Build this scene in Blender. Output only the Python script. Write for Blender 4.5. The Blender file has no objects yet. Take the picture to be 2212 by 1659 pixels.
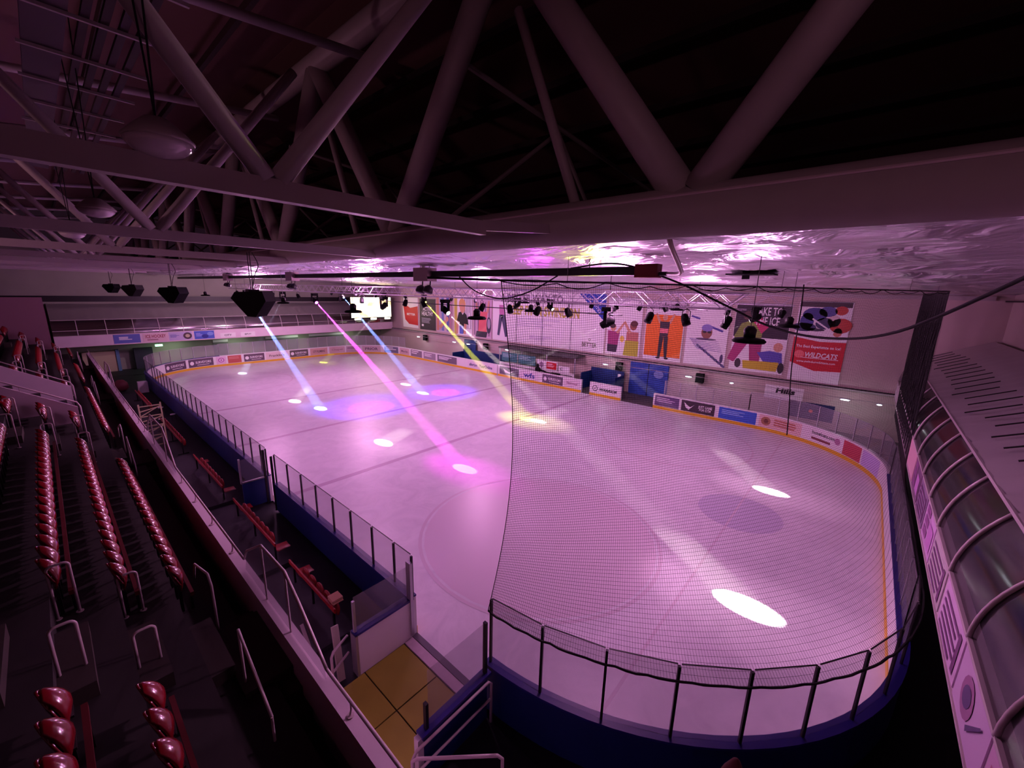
import bpy, math, random
from mathutils import Vector, Matrix
random.seed(7)
PI = math.pi
S = bpy.context.scene
C = S.collection

# ---------------------------------------------------------------- camera
YAW, PIT, ROL, FPX = 0.85551852, 0.22402465, 0.02383626, 876.73
CAM = Vector((0, 0, 8.95))
f_ = Vector((math.sin(YAW) * math.cos(PIT), math.cos(YAW) * math.cos(PIT), -math.sin(PIT)))
r_ = Vector((math.cos(YAW), -math.sin(YAW), 0)); u_ = r_.cross(f_)
r2 = r_ * math.cos(ROL) + u_ * math.sin(ROL); u2 = -r_ * math.sin(ROL) + u_ * math.cos(ROL)
cd = bpy.data.cameras.new('camera'); cam = bpy.data.objects.new('camera', cd); C.objects.link(cam)
cd.sensor_width = 36; cd.lens = FPX / 2212 * 36; cd.clip_start = 0.05; cd.clip_end = 300
cam.matrix_world = Matrix(((r2.x, u2.x, -f_.x, CAM.x), (r2.y, u2.y, -f_.y, CAM.y), (r2.z, u2.z, -f_.z, CAM.z), (0, 0, 0, 1)))
S.camera = cam
# ---------------------------------------------------------------- view, world
S.view_settings.view_transform = 'Standard'; S.view_settings.look = 'None'
S.view_settings.exposure = 1.0; S.view_settings.gamma = 1.0; S.view_settings.use_curve_mapping = False
W = bpy.data.worlds.new('world'); S.world = W; W.use_nodes = True
W.node_tree.nodes['Background'].inputs[0].default_value = (0.02, 0.008, 0.016, 1)
W.node_tree.nodes['Background'].inputs[1].default_value = 0.25
cy = S.cycles
cy.max_bounces = 7; cy.diffuse_bounces = 4; cy.glossy_bounces = 3; cy.transmission_bounces = 4
cy.transparent_max_bounces = 40; cy.volume_bounces = 0; cy.sample_clamp_indirect = 4; cy.caustics_reflective = False; cy.caustics_refractive = False
cy.use_adaptive_sampling = True; cy.adaptive_threshold = 0.03
cy.volume_step_rate = 4

# ---------------------------------------------------------------- the wash of the rink lights (hung on the two trusses)
TA, TB = 12.4, 21.5
def light(name, typ, loc, energy, col, **k):
    d = bpy.data.lights.new(name, typ); d.energy = energy; d.color = col
    for a, b in k.items():
        if a not in ('aim',): setattr(d, a, b)
    o = bpy.data.objects.new(name, d); C.objects.link(o); o.location = loc
    if 'aim' in k:
        o.rotation_euler = (Vector(k['aim']) - Vector(loc)).to_track_quat('-Z', 'Y').to_euler()
    return o
WASH = [
    (TA, 5, 440, (1, .40, .86)), (TA, 17, 330, (1, .34, 1.0)), (TA, 30, 300, (1, .42, .90)), (TA, 43, 1150, (1, .52, .66)),
    (TB, 5, 560, (1, .42, .80)), (TB, 17, 560, (1, .38, .92)), (TB, 30, 500, (1, .42, .84)), (TB, 43, 1150, (1, .50, .66)),
]
for i, (x, y, e, c) in enumerate(WASH):
    light('wash_light', 'SPOT', (x, y, 8.15), e * .48, (c[0], c[1] * .92, c[2]), spot_size=math.radians(158), spot_blend=1.0, shadow_soft_size=.15, aim=(x, y, 0))

# fill points added by the trusses to brighten the walls, the foil and the steelwork
for i, (x, y, e) in enumerate(((TA, 6.5, 215), (TA, 22, 260), (TA, 40, 480), (TB, 6.5, 300), (TB, 22, 400), (TB, 40, 560))):
    light('truss_fill', 'POINT', (x, y, 8.35), e * 1.5, (1, .40, .86), shadow_soft_size=.45)
# fill spots added to brighten the banner wall, the parapet and both balconies
for y in (3, 13, 23, 33, 44):
    light('wall_fill', 'SPOT', (TB + .4, y, 8.3), 700 if y > 5 else 330, (1, .50, .84), spot_size=math.radians(100), spot_blend=1.0, shadow_soft_size=.15, aim=(35, y + 1, 4.5))
for y in (4, 13, 24, 37):
    light('parapet_fill', 'SPOT', (TA - .4, y, 8.3), 1350, (1, .44, .84), spot_size=math.radians(48), spot_blend=1.0, shadow_soft_size=.15, aim=(1.9, y, 3.4))
light('balcony_fill', 'SPOT', (TA, 4, 8.3), 480, (1, .42, .85), spot_size=math.radians(100), spot_blend=1.0, shadow_soft_size=.15, aim=(11, -3, 4))
light('balcony_fill', 'SPOT', (16, 44, 8.3), 1100, (1, .62, .80), spot_size=math.radians(120), spot_blend=1.0, shadow_soft_size=.15, aim=(15, 56, 5.5))
# unseen fill added behind the stand to lift the big tube and roof
for y, e in ((-3.5, 26), (14, 34), (34, 40)):
    light('stand_back_fill', 'POINT', (-6.5, y, 9.6), e * .2, (1, .40, .56), shadow_soft_size=.25)
    light('roof_fill', 'SPOT', (-6.0, y, 9.4), e * 6, (1, .44, .60), spot_size=math.radians(95), spot_blend=1, shadow_soft_size=.3, aim=(6.5, y + 2, 12.4))
# ================================================================ materials
def lin(c):
    return tuple((v / 255 / 12.92 if v <= 10.31 else ((v / 255 + .055) / 1.055) ** 2.4) for v in c)
MATS = {}
def mat(name, rgb=(200, 200, 200), rough=.6, metal=0., spec=.5, em=None, es=0., noise=None, bump=None, coat=0.):
    m = bpy.data.materials.new(name); m.use_nodes = True; nt = m.node_tree; b = nt.nodes['Principled BSDF']
    c = lin(rgb)
    b.inputs['Base Color'].default_value = (*c, 1); b.inputs['Roughness'].default_value = rough
    b.inputs['Metallic'].default_value = metal; b.inputs['Specular IOR Level'].default_value = spec
    b.inputs['Coat Weight'].default_value = coat
    if em: b.inputs['Emission Color'].default_value = (*lin(em), 1); b.inputs['Emission Strength'].default_value = es
    if noise or bump:
        tc = nt.nodes.new('ShaderNodeTexCoord')
    if noise:
        sc, amt = noise
        n = nt.nodes.new('ShaderNodeTexNoise'); n.inputs['Scale'].default_value = sc; n.inputs['Detail'].default_value = 5
        mx = nt.nodes.new('ShaderNodeMix'); mx.data_type = 'RGBA'
        mx.inputs[6].default_value = (*[v * (1 - amt) for v in c], 1); mx.inputs[7].default_value = (*[min(1, v * (1 + amt)) for v in c], 1)
        nt.links.new(tc.outputs['Object'], n.inputs['Vector']); nt.links.new(n.outputs['Fac'], mx.inputs[0]); nt.links.new(mx.outputs[2], b.inputs['Base Color'])
    if bump:
        sc, st = bump
        n2 = nt.nodes.new('ShaderNodeTexNoise'); n2.inputs['Scale'].default_value = sc; n2.inputs['Detail'].default_value = 6
        bp = nt.nodes.new('ShaderNodeBump'); bp.inputs['Strength'].default_value = st; bp.inputs['Distance'].default_value = .05
        nt.links.new(tc.outputs['Object'], n2.inputs['Vector']); nt.links.new(n2.outputs['Fac'], bp.inputs['Height']); nt.links.new(bp.outputs[0], b.inputs['Normal'])
    MATS[name] = m
    return m
def col(rgb, rough=.55):
    k = 'paint_%d_%d_%d' % tuple(rgb)
    return MATS.get(k) or mat(k, rgb, rough)
def glass_mat(name, tint=.86, gloss=.07, veil=.06, vc=(.8, .8, .85)):
    m = bpy.data.materials.new(name); m.use_nodes = True; nt = m.node_tree; nt.nodes.clear()
    out = nt.nodes.new('ShaderNodeOutputMaterial'); t = nt.nodes.new('ShaderNodeBsdfTransparent'); t.inputs[0].default_value = (tint, tint, tint * 1.01, 1)
    g = nt.nodes.new('ShaderNodeBsdfGlossy'); g.inputs['Roughness'].default_value = .12; g.inputs[0].default_value = (.9, .9, .9, 1)
    d = nt.nodes.new('ShaderNodeBsdfDiffuse'); d.inputs[0].default_value = (*vc, 1)
    m1 = nt.nodes.new('ShaderNodeMixShader'); m1.inputs[0].default_value = gloss
    m2 = nt.nodes.new('ShaderNodeMixShader'); m2.inputs[0].default_value = veil
    nt.links.new(t.outputs[0], m1.inputs[1]); nt.links.new(g.outputs[0], m1.inputs[2])
    nt.links.new(m1.outputs[0], m2.inputs[1]); nt.links.new(d.outputs[0], m2.inputs[2]); nt.links.new(m2.outputs[0], out.inputs[0])
    MATS[name] = m; return m
M_glass = glass_mat('rink_glass', .90, .05, .09)
M_glaze = glass_mat('balcony_glazing', .55, .16, .03, (.3, .3, .35))
M_ice = mat('ice', (238, 236, 242), .38, spec=.45, noise=(.22, .05))
def ice_nodes(m):
    nt = m.node_tree; b = nt.nodes['Principled BSDF']; tc = nt.nodes.new('ShaderNodeTexCoord')
    base = b.inputs['Base Color'].links[0].from_socket
    n = nt.nodes.new('ShaderNodeTexNoise'); n.inputs['Scale'].default_value = .9; n.inputs['Detail'].default_value = 9; n.inputs['Roughness'].default_value = .7; n.inputs['Distortion'].default_value = 1.2
    r = nt.nodes.new('ShaderNodeValToRGB'); r.color_ramp.elements[0].position = .3; r.color_ramp.elements[0].color = (.80, .80, .82, 1); r.color_ramp.elements[1].position = .62; r.color_ramp.elements[1].color = (1, 1, 1, 1)
    mx = nt.nodes.new('ShaderNodeMix'); mx.data_type = 'RGBA'; mx.blend_type = 'MULTIPLY'; mx.inputs[0].default_value = .8
    nt.links.new(tc.outputs['Object'], n.inputs['Vector']); nt.links.new(n.outputs['Fac'], r.inputs[0]); nt.links.new(base, mx.inputs[6]); nt.links.new(r.outputs[0], mx.inputs[7]); nt.links.new(mx.outputs[2], b.inputs['Base Color'])
ice_nodes(M_ice)
M_foil = mat('foil_insulation', (218, 214, 220), .36, metal=.82, bump=(2.2, .6))
def foil_nodes(m):
    nt = m.node_tree; b = nt.nodes['Principled BSDF']; old = b.inputs['Normal'].links[0].from_node
    tc = nt.nodes.new('ShaderNodeTexCoord'); mp = nt.nodes.new('ShaderNodeMapping'); mp.inputs['Scale'].default_value = (.9, .5, 1.0)
    n = nt.nodes.new('ShaderNodeTexNoise'); n.inputs['Scale'].default_value = 1.0; n.inputs['Detail'].default_value = 4; n.inputs['Distortion'].default_value = 1.5
    bp = nt.nodes.new('ShaderNodeBump'); bp.inputs['Strength'].default_value = 1; bp.inputs['Distance'].default_value = .45
    nt.links.new(tc.outputs['Object'], mp.inputs[0]); nt.links.new(mp.outputs[0], n.inputs['Vector']); nt.links.new(n.outputs['Fac'], bp.inputs['Height'])
    nt.links.new(bp.outputs[0], old.inputs['Normal'])
foil_nodes(M_foil)
M_foil2 = mat('foil_blanket', (200, 194, 194), .42, metal=.55, bump=(1.2, .5))
M_steel = mat('cream_steel', (176, 166, 168), .5, noise=(3, .08))
M_deck = mat('roof_deck', (120, 84, 84), .8)
M_purl = mat('purlin_steel', (52, 36, 38), .7)
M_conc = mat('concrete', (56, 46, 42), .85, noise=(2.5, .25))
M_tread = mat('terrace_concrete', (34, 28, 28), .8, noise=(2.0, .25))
M_floor = mat('rubber_floor', (20, 22, 28), .6, noise=(1.2, .3))
M_wallp = mat('block_wall_paint', (196, 176, 172), .75, noise=(1.2, .06))
M_wallg = mat('grey_wall', (150, 150, 138), .75, noise=(.8, .12))
M_white = mat('white_board', (232, 230, 232), .35, noise=(1.2, .05))
M_blue = mat('blue_board', (18, 40, 100), .45, noise=(1.5, .2))
M_bluerail = mat('blue_rail', (38, 32, 120), .35)
M_yellow = mat('yellow_kickplate', (226, 178, 40), .45)
M_alu = mat('aluminium', (190, 190, 195), .35, metal=.7)
M_dark = mat('dark_metal', (28, 26, 30), .45, metal=.3)
M_black = mat('black_plastic', (9, 9, 11), .7, spec=.15)
M_red = mat('red_seat_plastic', (120, 16, 28), .2, spec=.6, coat=.3)
M_redr = mat('red_bench_plastic', (150, 22, 28), .38)
M_rail = mat('cream_rail', (205, 190, 192), .35, noise=(4, .06))
M_para = mat('parapet_paint', (226, 206, 220), .5, noise=(1.5, .10))
M_mat = mat('yellow_rubber_mat', (150, 140, 44), .6, noise=(1.4, .22))
M_cord = mat('black_cord', (14, 12, 16), .8)
M_lensw = mat('lamp_diffuser', (215, 205, 215), .12, coat=.5)
M_truss = mat('truss_aluminium', (205, 200, 210), .3, metal=.8)
M_cab = mat('cream_cable', (170, 150, 140), .5)

# ================================================================ mesh building
class MB:
    def __init__(s): s.v = []; s.f = []; s.m = []; s.mats = []
    def mi(s, m):
        if m not in s.mats: s.mats.append(m)
        return s.mats.index(m)
    def add(s, vs, fs, m=None):
        o = len(s.v); s.v += [tuple(p) for p in vs]; s.f += [tuple(i + o for i in f) for f in fs]
        k = s.mi(m) if m else 0; s.m += [k] * len(fs); return s
    def box(s, a, b, m=None):
        x0, x1 = sorted((a[0], b[0])); y0, y1 = sorted((a[1], b[1])); z0, z1 = sorted((a[2], b[2]))
        return s.add([(x0, y0, z0), (x1, y0, z0), (x1, y1, z0), (x0, y1, z0), (x0, y0, z1), (x1, y0, z1), (x1, y1, z1), (x0, y1, z1)],
                     [(0, 3, 2, 1), (4, 5, 6, 7), (0, 1, 5, 4), (1, 2, 6, 5), (2, 3, 7, 6), (3, 0, 4, 7)], m)
    def bar(s, p, q, w, h, m=None, up=(0, 0, 1)):     # box beam from p to q
        p = Vector(p); q = Vector(q); d = (q - p).normalized(); a = d.cross(Vector(up))
        if a.length < 1e-4: a = d.cross(Vector((1, 0, 0)))
        a.normalize(); b = a.cross(d); a *= w / 2; b *= h / 2
        return s.add([p - a - b, p + a - b, p + a + b, p - a + b, q - a - b, q + a - b, q + a + b, q - a + b],
                     [(0, 1, 2, 3), (4, 7, 6, 5), (0, 4, 5, 1), (1, 5, 6, 2), (2, 6, 7, 3), (3, 7, 4, 0)], m)
    def tube(s, pts, r, n=8, m=None, cap=True):
        pts = [Vector(p) for p in pts]; vs = []; fs = []; L = len(pts); prev = None
        for i, p in enumerate(pts):
            d = (pts[min(i + 1, L - 1)] - pts[max(i - 1, 0)]).normalized()
            if prev is None:
                a = d.cross(Vector((0, 0, 1)));
                if a.length < .05: a = d.cross(Vector((1, 0, 0)))
            else: a = prev - d * prev.dot(d)
            a.normalize(); prev = a; b = d.cross(a)
            rr = r[i] if isinstance(r, (list, tuple)) else r
            for k in range(n):
                t = 2 * PI * k / n; vs.append(p + a * rr * math.cos(t) + b * rr * math.sin(t))
        for i in range(L - 1):
            for k in range(n):
                k2 = (k + 1) % n; fs.append((i * n + k, i * n + k2, (i + 1) * n + k2, (i + 1) * n + k))
        if cap: fs.append(tuple(range(n))[::-1]); fs.append(tuple((L - 1) * n + k for k in range(n)))
        return s.add(vs, fs, m)
    def prism(s, poly, z0, z1, m=None, frame=None):   # poly in (u,v), extruded along w
        F = frame or (lambda u, v, w: (u, v, w)); n = len(poly)
        vs = [F(u, v, z0) for u, v in poly] + [F(u, v, z1) for u, v in poly]
        fs = [tuple(range(n))[::-1], tuple(range(n, 2 * n))] + [(i, (i + 1) % n, n + (i + 1) % n, n + i) for i in range(n)]
        return s.add(vs, fs, m)
    def lathe(s, prof, c=(0, 0, 0), n=20, m=None, sx=1, sy=1):
        vs = []; fs = []
        for r, z in prof:
            for k in range(n): t = 2 * PI * k / n; vs.append((c[0] + r * math.cos(t) * sx, c[1] + r * math.sin(t) * sy, c[2] + z))
        for i in range(len(prof) - 1):
            for k in range(n): k2 = (k + 1) % n; fs.append((i * n + k, i * n + k2, (i + 1) * n + k2, (i + 1) * n + k))
        fs.append(tuple(range(n))[::-1]); fs.append(tuple((len(prof) - 1) * n + k for k in range(n)))
        return s.add(vs, fs, m)
    def xf(s, M):
        s.v = [tuple(M @ Vector(p)) for p in s.v]; return s
    def build(s, name, m=None, parent=None, smooth=False, own=False):
        off = WL.get(parent.name, Vector((0, 0, 0))) if parent else Vector((0, 0, 0))
        loc = Vector((0, 0, 0))
        if (own or parent is None) and s.v:
            xs, ys, zs = zip(*s.v); w = Vector(((min(xs) + max(xs)) / 2, (min(ys) + max(ys)) / 2, min(zs))); loc = w - off; base = w
        else: base = off
        me = bpy.data.meshes.new(name); me.from_pydata([(p[0] - base.x, p[1] - base.y, p[2] - base.z) for p in s.v], [], s.f)
        if s.mats:
            for k in s.mats: me.materials.append(k)
            me.polygons.foreach_set('material_index', s.m)
        elif m: me.materials.append(m)
        if smooth: me.polygons.foreach_set('use_smooth', [True] * len(me.polygons))
        me.update()
        o = bpy.data.objects.new(name, me); C.objects.link(o); o.location = loc
        if parent: o.parent = parent
        WL[o.name] = base.copy()
        return o
WL = {}
def thing(name, label, cat, loc, group=None):
    o = bpy.data.objects.new(name, None); C.objects.link(o); o.location = loc; o.empty_display_size = .2
    WL[o.name] = Vector(loc); return tag(o, label, cat, group)
def tag(o, label=None, cat=None, group=None, kind=None):
    if label: o['label'] = label
    if cat: o['category'] = cat
    if group: o['group'] = group
    if kind: o['kind'] = kind
    return o
def struct(name, mb, m=None, smooth=False, label=None):
    o = mb.build(name, m, None, smooth); o['kind'] = 'structure'
    if label: o['label'] = label
    return o
def copy_tree(o, parent=None):
    c = o.copy(); C.objects.link(c); c.parent = parent
    for ch in o.children: copy_tree(ch, c)
    return c
ORD = ['first', 'second', 'third', 'fourth', 'fifth', 'sixth', 'seventh', 'eighth', 'ninth', 'tenth', 'eleventh', 'twelfth', 'thirteenth', 'fourteenth',
       'fifteenth', 'sixteenth', 'seventeenth', 'eighteenth', 'nineteenth', 'twentieth', 'twenty-first', 'twenty-second', 'twenty-third', 'twenty-fourth', 'twenty-fifth', 'twenty-sixth']

_tc = {}
def text_geo(body, shear=0., bold=0.):
    k = (body, shear, bold)
    if k not in _tc:
        cu = bpy.data.curves.new('t', 'FONT'); cu.body = body; cu.align_x = 'CENTER'; cu.align_y = 'CENTER'; cu.size = 1; cu.shear = shear; cu.offset = bold; cu.resolution_u = 2; cu.space_line = .85
        o = bpy.data.objects.new('t', cu); C.objects.link(o); dg = bpy.context.evaluated_depsgraph_get(); dg.update()
        me = bpy.data.meshes.new_from_object(o.evaluated_get(dg)); vs = [tuple(v.co) for v in me.vertices]; fs = [tuple(p.vertices) for p in me.polygons]
        bpy.data.objects.remove(o); bpy.data.curves.remove(cu); bpy.data.meshes.remove(me); _tc[k] = (vs, fs)
    return _tc[k]
def text(mb, body, F, u, v, w, h, m, d=.012, shear=0., bold=.02, rot=0):   # fitted into a w x h box centred at (u,v) in frame F(u,v,depth)
    vs, fs = text_geo(body, shear, bold)
    xs = [p[0] for p in vs]; ys = [p[1] for p in vs]; cx = (min(xs) + max(xs)) / 2; cyy = (min(ys) + max(ys)) / 2
    sx = w / (max(xs) - min(xs)); sy = h / (max(ys) - min(ys)); c, s_ = math.cos(rot), math.sin(rot); out = []
    for p in vs:
        a = (p[0] - cx) * sx; b = (p[1] - cyy) * sy; out.append(F(u + a * c - b * s_, v + a * s_ + b * c, d))
    mb.add(out, fs, m)
def rect(mb, F, u0, v0, u1, v1, m, d=.008, n=1):
    vs = []; fs = []
    for i in range(n + 1):
        u = u0 + (u1 - u0) * i / n; vs += [F(u, v0, d), F(u, v1, d)]
    for i in range(n): fs.append((2 * i, 2 * i + 2, 2 * i + 3, 2 * i + 1))
    mb.add(vs, fs, m)
def blob(mb, F, u, v, a, b, m, d=.01, n=14, rot=0):
    c, s_ = math.cos(rot), math.sin(rot); vs = []
    for k in range(n):
        t = 2 * PI * k / n; p, q = a * math.cos(t), b * math.sin(t); vs.append(F(u + p * c - q * s_, v + p * s_ + q * c, d))
    mb.add(vs, [tuple(range(n))], m)
def poly(mb, F, pts, m, d=.01): mb.add([F(u, v, d) for u, v in pts], [tuple(range(len(pts)))], m)
def limb(mb, F, p, q, w0, w1, m, d=.01):
    dx, dy = q[0] - p[0], q[1] - p[1]; L = math.hypot(dx, dy) or 1; nx, ny = -dy / L, dx / L
    poly(mb, F, [(p[0] + nx * w0, p[1] + ny * w0), (q[0] + nx * w1, q[1] + ny * w1), (q[0] - nx * w1, q[1] - ny * w1), (p[0] - nx * w0, p[1] - ny * w0)], m, d)

# ================================================================ rink outline
X0, X1, Y0, Y1, RR = 5.3, 31.65, -1.7, 54.0, 7.0
QA = RR * PI / 2
L1 = (X1 - X0) - 2 * RR; L2 = (Y1 - Y0) - 2 * RR
def rp(s, off=0.):                      # point on the outline, off = outwards, counter-clockwise from the near corner
    r = RR + off
    if s < 0: return (X0 - off, Y0 + RR - s)
    if s < QA: a = PI + s / RR; return (X0 + RR + r * math.cos(a), Y0 + RR + r * math.sin(a))
    s -= QA
    if s < L1: return (X0 + RR + s, Y0 - off)
    s -= L1
    if s < QA: a = 1.5 * PI + s / RR; return (X1 - RR + r * math.cos(a), Y0 + RR + r * math.sin(a))
    s -= QA
    if s < L2: return (X1 + off, Y0 + RR + s)
    s -= L2
    if s < QA: a = s / RR; return (X1 - RR + r * math.cos(a), Y1 - RR + r * math.sin(a))
    s -= QA
    if s < L1: return (X1 - RR - s, Y1 + off)
    s -= L1
    if s < QA: a = .5 * PI + s / RR; return (X0 + RR + r * math.cos(a), Y1 - RR + r * math.sin(a))
    s -= QA
    return (X0 - off, Y1 - RR - s)
SE = 2 * (2 * QA + L1) + L2                    # start of the near straight, going towards the camera (y = 47)
def s_near(y): return SE + (Y1 - RR - y)
def sweep(mb, s0, s1, sec, m, step=.45):      # sec = closed (off,z) section
    n = max(1, int(abs(s1 - s0) / step)); k = len(sec); vs = []; fs = []
    for i in range(n + 1):
        s = s0 + (s1 - s0) * i / n
        for o, z in sec: p = rp(s, o); vs.append((p[0], p[1], z))
    for i in range(n):
        for j in range(k): j2 = (j + 1) % k; fs.append((i * k + j, i * k + j2, (i + 1) * k + j2, (i + 1) * k + j))
    fs.append(tuple(range(k))[::-1]); fs.append(tuple(n * k + j for j in range(k)))
    mb.add(vs, fs, m)
def bframe(sc):                                # frame on the inner face of the boards, u to the viewer's right, depth towards the ice
    return lambda u, v, d: (*rp(sc - u, -d), v)

# ================================================================ SETTING
# ice slab
mb = MB(); pts = [rp(s, .02) for s in [i * .6 for i in range(int(150 / .6))]]
mb.prism(pts, -.05, 0.0)
ice = struct('ice_surface', mb, M_ice, label='pale ice sheet of the rink with faint markings')
M_line = mat('ice_line', (200, 180, 200), .4); M_line2 = mat('ice_faint', (222, 210, 220), .35)
for y, w in ((17.9, .3), (25.9, .3), (34.6, .3)):
    m_ = MB(); m_.box((X0, y - w / 2, .001), (X1, y + w / 2, .004)); m_.build('ice_line', M_line, ice)
m_ = MB(); m_.box((X0 + 1.5, 3.0, .001), (X1 - 1.5, 3.08, .004)); m_.build('goal_line', M_line2, ice)
def ring(cx, cyy, r, w, m, nm, fill=False):
    n = 64; vs = []; fs = []
    for k in range(n):
        t = 2 * PI * k / n
        vs += [(cx + r * math.cos(t), cyy + r * math.sin(t), .005), (cx + (r - w) * math.cos(t), cyy + (r - w) * math.sin(t), .005)]
    for k in range(n): k2 = (k + 1) % n; fs.append((2 * k, 2 * k2, 2 * k2 + 1, 2 * k + 1))
    q = MB(); q.add(vs, fs); q.build(nm, m, ice)
for cx, cyy in ((11.3, 8.3), (25.4, 8.3), (11.3, 44)): ring(cx, cyy, 4.5, .12, M_line2, 'faceoff_circle')
m_ = MB(); m_.add([(11.3 + 4.3 * math.cos(t * .1963), 8.3 + 4.3 * math.sin(t * .1963), .002) for t in range(32)], [tuple(range(32))]); m_.build('faceoff_fill', mat('ice_pink', (228, 216, 226), .34), ice)
m_ = MB(); m_.add([(18.3 + 1.6 * math.cos(t * .26), 2.9 + 1.6 * math.sin(t * .26), .003) for t in range(24)], [tuple(range(24))]); m_.build('goal_crease', mat('ice_crease', (206, 202, 222), .34), ice)

# floors
mb = MB()
o_ = [rp(s, .22) for s in [i * .75 for i in range(int(150 / .75))]]
mb.box((-14, -8, -.35), (36.5, 60, -.06)); struct('floor', mb, M_floor)
mb = MB()  # floor beside the rink, in pieces around the ice
mb.box((2.2, -6, -.06), (5.0, 58, -.02)); struct('floor_players_side', mb, M_floor)
mb = MB(); mb.box((X1 + .25, -6, -.06), (35.2, 58, .0)); struct('floor_far_side', mb, mat('floor_far', (90, 84, 84), .7))
mb = MB(); mb.box((0, 54.3, -.06), (35.2, 58.4, -.01)); struct('floor_far_end', mb, M_floor)

# banner wall and the end walls
mb = MB(); mb.box((35.2, -6.5, -.1), (35.5, 60, 9.4)); struct('wall_banners', mb, M_wallp)
mb = MB(); mb.box((34.9, -5, 2.98), (35.2, 57, 3.08)); mb.box((34.95, -5, 9.05), (35.2, 58, 9.3)); struct('trim_1', mb, M_steel)
mb = MB(); mb.box((-14, 58.6, -.1), (35.3, 58.9, 12)); struct('wall_far_end', mb, M_wallg)
mb = MB(); mb.box((-14, -6.0, -.1), (35.3, -5.7, 12)); struct('wall_near_end', mb, M_wallp)
mb = MB(); mb.box((-14, -6, -.1), (-13.7, 59, 14)); struct('wall_behind_stand', mb, M_deck)
mb = MB(); mb.box((-13.5, 50, 0), (.12, 50.25, 7.62)); struct('wall_stand_end', mb, mat('stand_end_paint', (136, 100, 112), .6))
mb = MB(); mb.box((-13.5, 58.3, 7.0), (35.2, 58.6, 7.55)); mb.box((-13.5, -5.7, 9.0), (35.2, -5.4, 9.08)); struct('trim_2', mb, M_dark)

# foil ceiling from the big tube down to the banner wall, gently quilted
def grid(nx, ny, fn):
    vs = [fn(i / nx, j / ny) for j in range(ny + 1) for i in range(nx + 1)]
    fs = [(j * (nx + 1) + i, j * (nx + 1) + i + 1, (j + 1) * (nx + 1) + i + 1, (j + 1) * (nx + 1) + i) for j in range(ny) for i in range(nx)]
    return vs, fs
def hsh(i, j): return (math.sin(i * 127.1 + j * 311.7) * 43758.5453) % 1
def vn(x, y):
    i, j = math.floor(x), math.floor(y); a, b = x - i, y - j; a = a * a * (3 - 2 * a); b = b * b * (3 - 2 * b)
    return (hsh(i, j) * (1 - a) + hsh(i + 1, j) * a) * (1 - b) + (hsh(i, j + 1) * (1 - a) + hsh(i + 1, j + 1) * a) * b
def ceil_fn(a, b):
    x = 6.45 + a * (35.2 - 6.45); y = -6 + b * 64.8
    z = 9.80 - a * .42 + .12 * abs(math.sin(x * PI / 2.4)) * -1 + .16 * vn(x * .9, y * .45) + .10 * vn(x * 2.2 + y * 1.4, y * 1.3 - x * .5) + .05 * abs(vn(x * 4 - y * 2.2, y * 2.4) - .5)
    return (x, y, z)
vs, fs = grid(160, 300, ceil_fn); mb = MB(); mb.add(vs, fs); struct('ceiling', mb, M_foil, smooth=True)
# dark steel roof above it all
mb = MB(); mb.add([(-14, -6, 12.5), (6.5, -6, 16.5), (36, -6, 12), (36, 60, 12), (6.5, 60, 16.5), (-14, 60, 12.5)], [(0, 1, 4, 5), (1, 2, 3, 4)]); struct('roof', mb, M_deck)
mb = MB(); mb.box((6.5, -6, 9.9), (35.4, -5.7, 12.2)); struct('wall_gable', mb, M_deck)

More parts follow.
